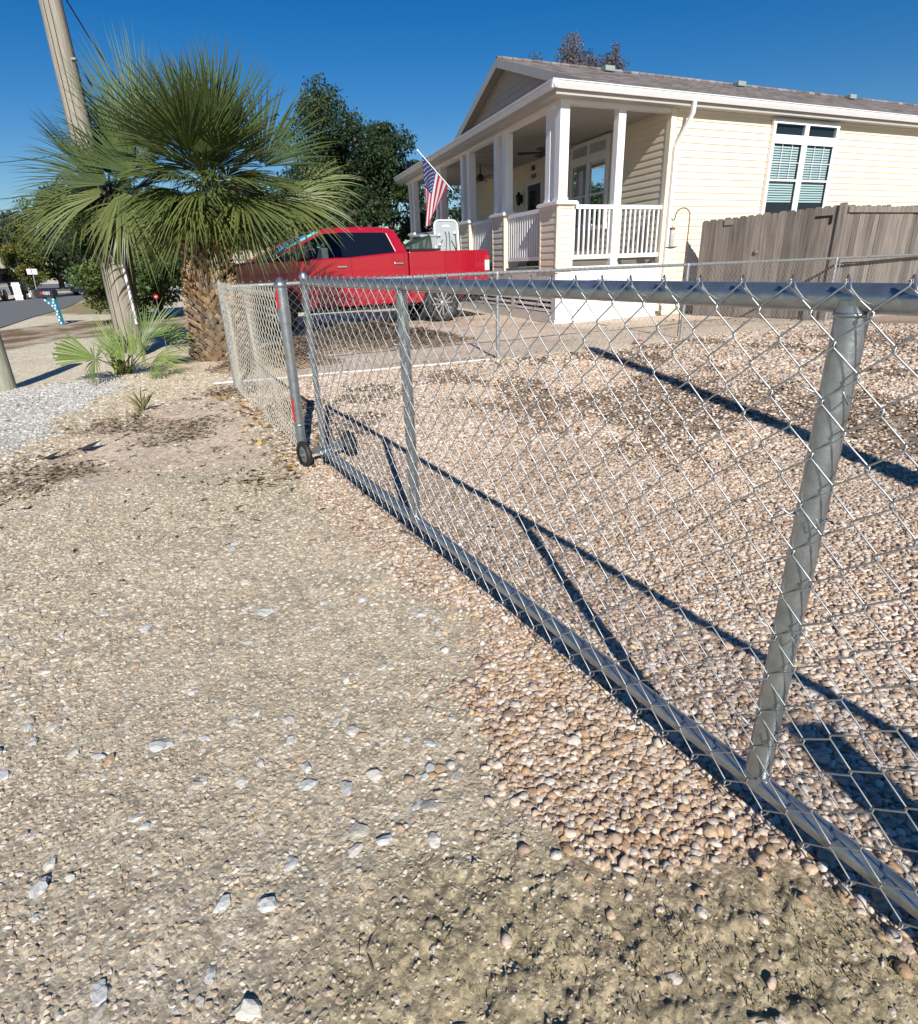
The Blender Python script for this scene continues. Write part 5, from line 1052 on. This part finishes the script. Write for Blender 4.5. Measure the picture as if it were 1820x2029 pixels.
# saw palmetto at the pole foot
PM = g(245, 742); pm = thing('saw_palmetto', 'low bright green saw palmetto growing at the foot of the utility pole', 'palmetto', PM)
V, F, C = [], [], []
YGp = [(.15, .22, .05), (.11, .17, .045), (.19, .25, .065)]
specs = [((289, 672, 8.1), (326, 612, 8.3), .66, 1.05, .55, 24), ((262, 706, 7.7), (232, 640, 7.9), .52, .8, .5, 18), ((248, 716, 7.6), (205, 655, 7.7), .58, .6, .5, 15), ((274, 712, 7.7), (282, 640, 7.9), .50, .75, .5, 16), ((189, 712, 7.4), (184, 745, 7.3), .40, 2.7, .42, 30),
         ((283, 694, 7.5), (283, 670, 7.3), .28, 3.0, .45, 26), ((308, 706, 7.8), (366, 716, 7.8), .48, .8, .45, 16), ((300, 720, 7.6), (330, 748, 7.4), .38, 1.2, .42, 18), ((258, 668, 8.3), (262, 600, 8.5), .50, .5, .45, 12), ((318, 668, 8.5), (376, 662, 8.7), .5, .9, .5, 20), ((232, 700, 7.9), (185, 618, 8.), .6, .45, .45, 11)]
for hub, tip, L_, sp_, wm_, ns_ in specs:
    h, t = TP(*hub), TP(*tip); petiole(V, F, C, PM + rng.normal(0, .05, 3) * np.array([1, 1, 0]), h, .03, .009, np.array(YGp[2])); fan(V, F, C, h, t - h, toC + np.array([rng.normal(0, .4), 0, rng.normal(.2, .3)]), L_, ns_, sp_, .10, np.array(YGp[rng.integers(0, 3)]), wmul=wm_ * 1.5)
for _ in range(26):
    a_ = rng.uniform(0, 6.28); e_ = PM + np.array([math.cos(a_) * rng.uniform(.05, .22), math.sin(a_) * rng.uniform(.05, .2), rng.uniform(.18, .42)]); petiole(V, F, C, PM + rng.normal(0, .05, 3) * np.array([1, 1, 0]), e_, .03, .011, np.array((.24, .28, .07)) * rng.uniform(.7, 1.1))
h, t = TP(192, 712, 7.35), TP(130, 690, 7.4); petiole(V, F, C, PM, h, .03, .009, np.array(YGp[0])); fan(V, F, C, h, t - h, toC + ZV * .2, .52, 26, .48, .06, np.array((.15, .22, .05)), blunt=True)
npmesh('fronds', np.array(V), np.array(F), 'palmleaf', np.clip(np.array(C), 0, 1), False, pm)
b_ = MB(); b_.tube([PM - ZV * .05, PM + ZV * .12], [.11, .05], 10); b_.build('stem_base', 'bark', pm)
# ================================================================ POLES, MAILBOX, STREET
UP = g(265, 705); up_ = thing('utility_pole', 'tall weathered wood utility pole rising through the palm crown with a white conduit', 'utility pole', UP)
HPz = 9.5; b_ = MB(); pts = [UP + ZV * z + np.array([.008 * math.sin(z), 0, 0]) for z in np.linspace(-.2, HPz, 14)]; b_.tube(pts, list(np.linspace(.195, .075, 14)), 24); b_.build('shaft', 'pole', up_)
b_ = MB()
for a, w in ((-1.75, .006), (-1.25, .0045), (-2.4, .004)):
    P = []
    for z in np.linspace(.1, HPz - .3, 40): r = .195 - .12 * (z + .2) / (HPz + .2) + .0005; aa = a + .06 * math.sin(z * 1.3 + a); P.append(UP + np.array([math.cos(aa) * r, math.sin(aa) * r, z]))
    b_.tube(P, w, 5)
b_.build('check_crack', 'crack', up_)
rt = (np.array([math.cos(-.30), math.sin(-.30), 0])) * .205; z0, z1 = hz(UP + rt, 642), hz(UP + rt, 480)
b_ = MB(); b_.tube([UP + rt + ZV * z0, UP + rt * .90 + ZV * (z1 + .6)], .020, 12); b_.build('conduit', 'pvc', up_)
b_ = MB(); b_.tube([UP + rt * .92 + ZV * (z1 + .5), UP + rt * .45 + ZV * HPz], .011, 8); b_.build('riser_cable', 'cable', up_)
for z in (2.2, 3.9, 5.6): b_ = MB(); b_.box(UP + rt * (1 - .5 * z / HPz) + ZV * z, np.array([.03, 0, 0]), (0, .03, 0), (0, 0, .012)); b_.build('cable_clamp', 'galv_old', up_)
b_ = MB(); b_.box(UP + ZV * (HPz - .5), (1.1, .0, 0), (0, .05, 0), (0, 0, .06)); b_.build('crossarm', 'pole', up_)
def wire(name, lab, P0, P1, sag, r=.012, group=None):
    b_ = MB(); b_.tube([P0 * (1 - t) + P1 * t - ZV * sag * 4 * t * (1 - t) for t in np.linspace(0, 1, 24)], r, 5); o = b_.build(name, 'cable', None, origin=P0); tag(o, lab, 'cable', group)
e0 = TP(148, 0, 10.6); e1 = TP(286, 185, 14.); dd_ = e1 - e0; wire('overhead_cable', 'thin cable slanting down from the utility pole into the top of the palm', e0 - dd_ * .35, e1 + dd_ * 1.2, .5, .010)
GW_ = 'overhead lines at the left edge'
for i, (ya, yb, Y, lab) in enumerate(((312, 296, 40, 'uppermost thin overhead line left of the palm crown'), (388, 366, 42, 'middle thin overhead line left of the palm crown'), (404, 398, 44, 'lowest thin overhead line left of the palm crown'))):
    a = TP(-160, ya + 12, Y + 8); c = TP(200, yb - 6, Y); wire('overhead_cable', lab, a, c, .35, .02, GW_)
tp = thing('utility_pole', 'tall round wood pole standing behind the viewer, seen by its long shadow across the pebbles', 'utility pole', (2.95, -.75, 0))
TT_ = g(1170, 690); sdir = np.array([-math.sin(R(10.5)), math.cos(R(10.5)), 0]); hh = 5.6; topP = TT_ - sdir * hh / math.tan(R(31)) + ZV * hh
b_ = MB(); b_.tube([np.array([2.95, -.75, -.2]), topP], [.115, .10], 18); b_.build('shaft', 'pole', tp); b_ = MB(); b_.lathe(topP, [(.10, 0), (.09, .01), (0, .012)], 14); b_.build('end_grain', 'postwood', tp)
# mailbox
MBp = g(124, 643); mbx = thing('mailbox', 'black mailbox with white numbers on a blue post with white dots', 'mailbox', MBp)
topm = TP(105, 588, MBp[1]); b_ = MB(); mx, my = np.array([.97, -.24, 0]), np.array([.24, .97, 0]); dpm = topm - MBp
b_.hexa([MBp + mx * a * .045 + my * c * .045 + (0 if k == 0 else 1) * dpm for k in (0, 1) for a, c in ((-1, -1), (1, -1), (1, 1), (-1, 1))]); b_.build('post', 'mailblue', mbx)
b_ = MB(); ml = .30; cb = topm + mx * -.20
for k, s_ in enumerate((-1, 1)): pass
prof = [(-.09, 0), (.09, 0), (.09, .12)] + [(.09 * math.cos(a), .12 + .075 * math.sin(a)) for a in np.linspace(.2, math.pi - .2, 8)] + [(-.09, .12)]
n = len(prof); b_.add([cb - mx * ml + my * x + ZV * z for x, z in prof] + [cb + mx * ml + my * x + ZV * z for x, z in prof], [tuple(range(n))[::-1], tuple(range(n, 2 * n))] + [(i, (i + 1) % n, n + (i + 1) % n, n + i) for i in range(n)]); b_.build('box', 'mailbody', mbx)
b_ = MB(); b_.hexa([MBp + dpm * t + mx * a + my * c for t, a0, a1 in ((.62, -.04, .04), (.98, -.36, -.28)) for a, c in ((a0, -.03), (a1, -.03), (a1, .03), (a0, .03))]); b_.build('brace', 'mailblue', mbx)
b_ = MB(); c = cb - my * .093 + mx * -.05 + ZV * .1; b_.box(c, mx * .045, my * .002, ZV * .03); b_.build('signal_flag', 'redflag', mbx)
for k in range(9):
    t = .06 + k * .105; q = MBp + dpm * t - my * .047 + mx * (.022 * (-1) ** k); b_ = MB(); b_.lathe(q, [(0, .004), (.028, .002), (.028, 0)], 10, axis=-my); b_.build('painted_dot', 'lot', mbx)
for k in range(3): t = .68 + k * .1; q = MBp + dpm * t + mx * (-.09 - k * .09) - my * .033; b_ = MB(); b_.lathe(q, [(0, .004), (.028, .002), (.028, 0)], 10, axis=-my); b_.build('painted_dot', 'lot', mbx)
def text(s, name, c, xd, zd, h, m_, parent):
    cu = bpy.data.curves.new('tx', 'FONT'); cu.body = s; cu.size = h; cu.extrude = .001; ob = bpy.data.objects.new('tx', cu); me = bpy.data.meshes.new_from_object(ob); bpy.data.objects.remove(ob)
    yd = np.cross(zd, xd) * 1.0; X = np.array([v.co[:] for v in me.vertices]); W_ = c + X[:, :1] * xd + X[:, 1:2] * zd + X[:, 2:3] * np.cross(xd, zd) - parent['_o']
    me.vertices.foreach_set('co', W_.astype(np.float32).ravel()); me.materials.append(M[m_]); me.update(); o = bpy.data.objects.new(name, me); COL.objects.link(o); o.parent = parent['_e']; return o
text('9303', 'house_number', cb - my * .094 + mx * .0 + ZV * .06, mx, ZV, .115, 'lot', mbx)
# red pinwheel stake
ps = TP(309, 588, 9.3); fs = thing('garden_stake', 'small red and white disc on a thin stake above the palmetto', 'garden stake', (ps[0], ps[1], 0)); b_ = MB(); b_.tube([np.array([ps[0], ps[1], 0]), ps], .004, 5); b_.build('stake', 'galv_old', fs); b_ = MB(); b_.lathe(ps, [(0, .012), (.014, .01), (.014, 0)], 10, axis=(0, -1, 0)); b_.lathe(ps, [(.014, .008), (.036, .004), (.036, 0)], 12, 1, axis=(0, -1, 0)); b_.build('disc', ['white', 'redflag'], fs)
# fallen pale frond by the palm
q0, q1 = g(372, 705), g(408, 680); b_ = MB(); b_.tube([q0 + ZV * .03, (q0 + q1) / 2 + ZV * .07, q1 + ZV * .05], [.02, .018, .012], 6); M['deadstalk'] = mat('dead_stalk', (.36, .33, .26), .8); tag(b_.build('fallen_stalk', 'deadstalk'), 'pale dead frond stalk lying on the sand left of the palm trunk', 'stalk')
# tan board fence behind the truck
q0 = at_ground(447, 21); q1 = q0 + az(66) * 7; tf = thing('board_fence', 'low tan board fence in the shade behind the nose of the truck', 'fence', q0)
b_ = MB(); dd_ = (q1 - q0) / 7; nn_ = np.array([dd_[1], -dd_[0], 0]); h_ = hz(q0, 497)
for i in range(46): b_.box(q0 + dd_ * (i * .152 + .07) + ZV * h_ / 2, dd_ * .072, nn_ * .01, ZV * (h_ / 2 + rng.normal(0, .01)))
b_.build('fence_panel', 'tanfence', tf); b_ = MB(); b_.box(q0 + dd_ * 3.5 + nn_ * .03 + ZV * (h_ - .22), dd_ * 3.5, nn_ * .02, ZV * .045); b_.build('fence_rail', 'tanfence', tf)
# street light
SLb = g(47, 583); k_ = 40. / SLb[1]; SLb = at_ground(47, 40.); st_ = thing('street_light', 'slim street light pole leaning left in front of the yellow green tree', 'street light', SLb)
t0 = TP(16, 478, 40.); b_ = MB(); b_.tube([SLb, t0], [.09, .06], 8); b_.build('pole', 'galv_old', st_)
b_ = MB(); P = [t0, TP(12, 468, 40.), TP(5, 465, 40.), TP(-6, 466, 40.)]; b_.tube(P, .04, 6); b_.build('arm', 'galv_old', st_); b_ = MB(); b_.box(TP(-12, 467, 40.), (.3, 0, 0), (0, .1, 0), (0, 0, .06)); b_.build('lamp_head', 'galv_old', st_)
# sign
sb = at_ground(72, 38.); sg_ = thing('street_sign', 'small white double panel sign on a thin post by the street end', 'sign', sb)
a = TP(64, 545, 38.); b_ = MB(); b_.tube([TP(73, 577, 38.), TP(62.5, 531, 38.)], .03, 6); b_.build('post', 'galv_old', sg_)
for x0, x1 in ((53.5, 62.), (64., 73.5)):
    b_ = MB(); b_.box((TP(x0, 538, 37.9) + TP(x1, 538, 37.9)) / 2, (TP(x1, 538, 37.9) - TP(x0, 538, 37.9)) / 2, (0, .02, 0), ZV * .15); b_.build('sign_panel', 'white', sg_)
# dark parked car, seen front on
def car(name, lab, x, Y, w, h, mt_, face=1):
    c = at_ground(x, Y); v = thing(name, lab, 'car', c); X = np.array([1., .25, 0]); X /= np.linalg.norm(X); Yv = np.array([-.25, 1., 0]); Yv /= np.linalg.norm(Yv); F_ = lambda a, l, z: c + X * a * w + Yv * l + ZV * z * h
    b_ = MB(); b_.hexa([F_(-.5, 0, .18), F_(.5, 0, .18), F_(.5, 4.4, .18), F_(-.5, 4.4, .18), F_(-.48, .1, .60), F_(.48, .1, .60), F_(.48, 4.3, .62), F_(-.48, 4.3, .62)]); b_.build('body', mt_, v, bevel=.08)
    b_ = MB(); b_.hexa([F_(-.46, 1.0, .60), F_(.46, 1.0, .60), F_(.46, 3.9, .60), F_(-.46, 3.9, .60), F_(-.36, 1.8, 1.), F_(.36, 1.8, 1.), F_(.36, 3.5, 1.), F_(-.36, 3.5, 1.)]); b_.build('cabin', 'tint', v, bevel=.05)
    b_ = MB(); b_.hexa([F_(-.34, 1.85, .985), F_(.34, 1.85, .985), F_(.34, 3.4, .985), F_(-.34, 3.4, .985), F_(-.32, 1.9, 1.02), F_(.32, 1.9, 1.02), F_(.32, 3.3, 1.02), F_(-.32, 3.3, 1.02)]); b_.build('roof', mt_, v)
    for a in (-.4, .4):
        b_ = MB(); b_.box(F_(a, -.02, .46), X * .17, Yv * .05, ZV * .06); b_.build('headlight', 'lampclear', v)
        for l in (.8, 3.5): b_ = MB(); b_.lathe(F_(a * 1.12, l, .21), [(0, -.1), (.3, -.1), (.32, -.06), (.32, .06), (.3, .1), (0, .1)], 18, axis=X); b_.build('wheel', 'rubber', v)
    b_ = MB(); b_.box(F_(0, -.03, .36), X * .16, Yv * .02, ZV * .07); b_.build('number_plate', 'white', v); b_ = MB(); b_.box(F_(0, -.02, .5), X * .35, Yv * .02, ZV * .05); b_.build('grille', 'truckblack', v)
car('parked_car', 'dark parked car facing the viewer at the far end of the street', 156, 43., 1.9, 1.5, 'suv')
M['bluecar'] = mat('blue_vehicle_paint', (.02, .05, .08), .2, coat=1.)
car('parked_car', 'dark blue vehicle cut off by the left edge of the picture', -62, 36., 2.0, 1.75, 'bluecar')
# white gate / picket near it and white rail by the car
q = at_ground(11, 38.); pk = thing('picket_gate', 'small white picket gate beside the blue vehicle', 'gate', q)
X = np.array([1, .1, 0]); b_ = MB(); 
for i in range(5): b_.box(q + X * (i * .09) + ZV * .5, X * .03, (0, .02, 0), ZV * .5)
b_.build('pickets', 'white', pk); b_ = MB(); b_.box(q + X * .18 + ZV * .25, X * .24, (0, .03, 0), ZV * .05); b_.box(q + X * .18 + ZV * .85, X * .24, (0, .03, 0), ZV * .05); b_.build('rail', 'white', pk)
GWR = 'white rails along the far street'
for x0, x1, y, Y, lab in ((30, 55, 569.5, 44., 'white rail fence between the picket gate and the street light'), (157, 200, 561, 46., 'white rail fence right of the dark parked car')):
    a, c = TP(x0, y, Y), TP(x1, y - 2, Y); v = thing('rail_fence', lab, 'fence', (a[0], a[1], 0), GWR); b_ = MB(); b_.box((a + c) / 2, (c - a) / 2, (0, .04, 0), ZV * .10); b_.build('rail', 'white', v)
    for t in (0, .5, 1): b_ = MB(); p = a * (1 - t) + c * t; b_.box(np.array([p[0], p[1], (p[2] + .12) / 2]), (.06, 0, 0), (0, .06, 0), ZV * ((p[2] + .12) / 2)); b_.build('rail_post', 'white', v)
p = at_ground(5, 50.); pl2 = thing('utility_pole', 'distant leaning utility pole at the left edge behind the blue vehicle', 'utility pole', p); b_ = MB(); b_.tube([TP(19, 572, 50.), TP(-12, 470, 50.)], [.22, .17], 8); b_.build('shaft', 'pole', pl2)
# ================================================================ LIGHT, SKY, CAMERA
W = bpy.data.worlds.new('World'); SC.world = W; W.use_nodes = True; nt = W.node_tree; nt.nodes.clear(); L = nt.links.new
sky = nn(nt, 'ShaderNodeTexSky'); sky.sky_type = 'NISHITA'; sky.sun_disc = False; sky.sun_elevation = R(31); SUNAZ = 169.5
sky.sun_rotation = R(SUNAZ); sky.air_density = 1.0; sky.dust_density = .25; sky.ozone_density = 3.2; sky.altitude = 200
bg = nn(nt, 'ShaderNodeBackground'); bg.inputs[1].default_value = .064; o = nn(nt, 'ShaderNodeOutputWorld'); hs = nn(nt, 'ShaderNodeHueSaturation'); hs.inputs['Saturation'].default_value = 1.45; hs.inputs['Value'].default_value = .97; hs.inputs['Hue'].default_value = .508; L(sky.outputs[0], hs.inputs['Color']); L(hs.outputs[0], bg.inputs[0]); L(bg.outputs[0], o.inputs[0])
sd_ = az(SUNAZ) * math.cos(R(31)) + ZV * math.sin(R(31))
sl = bpy.data.lights.new('sun', 'SUN'); sl.energy = 4.7; sl.angle = R(.55); sl.color = (1., .95, .87); so = bpy.data.objects.new('sun', sl); COL.objects.link(so)
so.rotation_euler = Vector(sd_).to_track_quat('Z', 'Y').to_euler(); so.location = (3, -10, 8)
cd_ = bpy.data.cameras.new('camera'); cam = bpy.data.objects.new('camera', cd_); COL.objects.link(cam); SC.camera = cam
cd_.sensor_fit = 'HORIZONTAL'; cd_.sensor_width = 36; cd_.lens = CF / 1820 * 36; cd_.clip_start = .02; cd_.clip_end = 2500
Mx = Matrix(((CM[0][0], CM[0][1], CM[0][2], 0), (CM[1][0], CM[1][1], CM[1][2], 0), (CM[2][0], CM[2][1], CM[2][2], CH), (0, 0, 0, 1))); cam.matrix_world = Mx
vs = SC.view_settings; vs.view_transform = 'Standard'; vs.look = 'None'; vs.gamma = 1; vs.exposure = 0.42; vs.use_curve_mapping = False
SC.cycles.max_bounces = 6; SC.cycles.transparent_max_bounces = 8; SC.cycles.caustics_reflective = False; SC.cycles.caustics_refractive = False
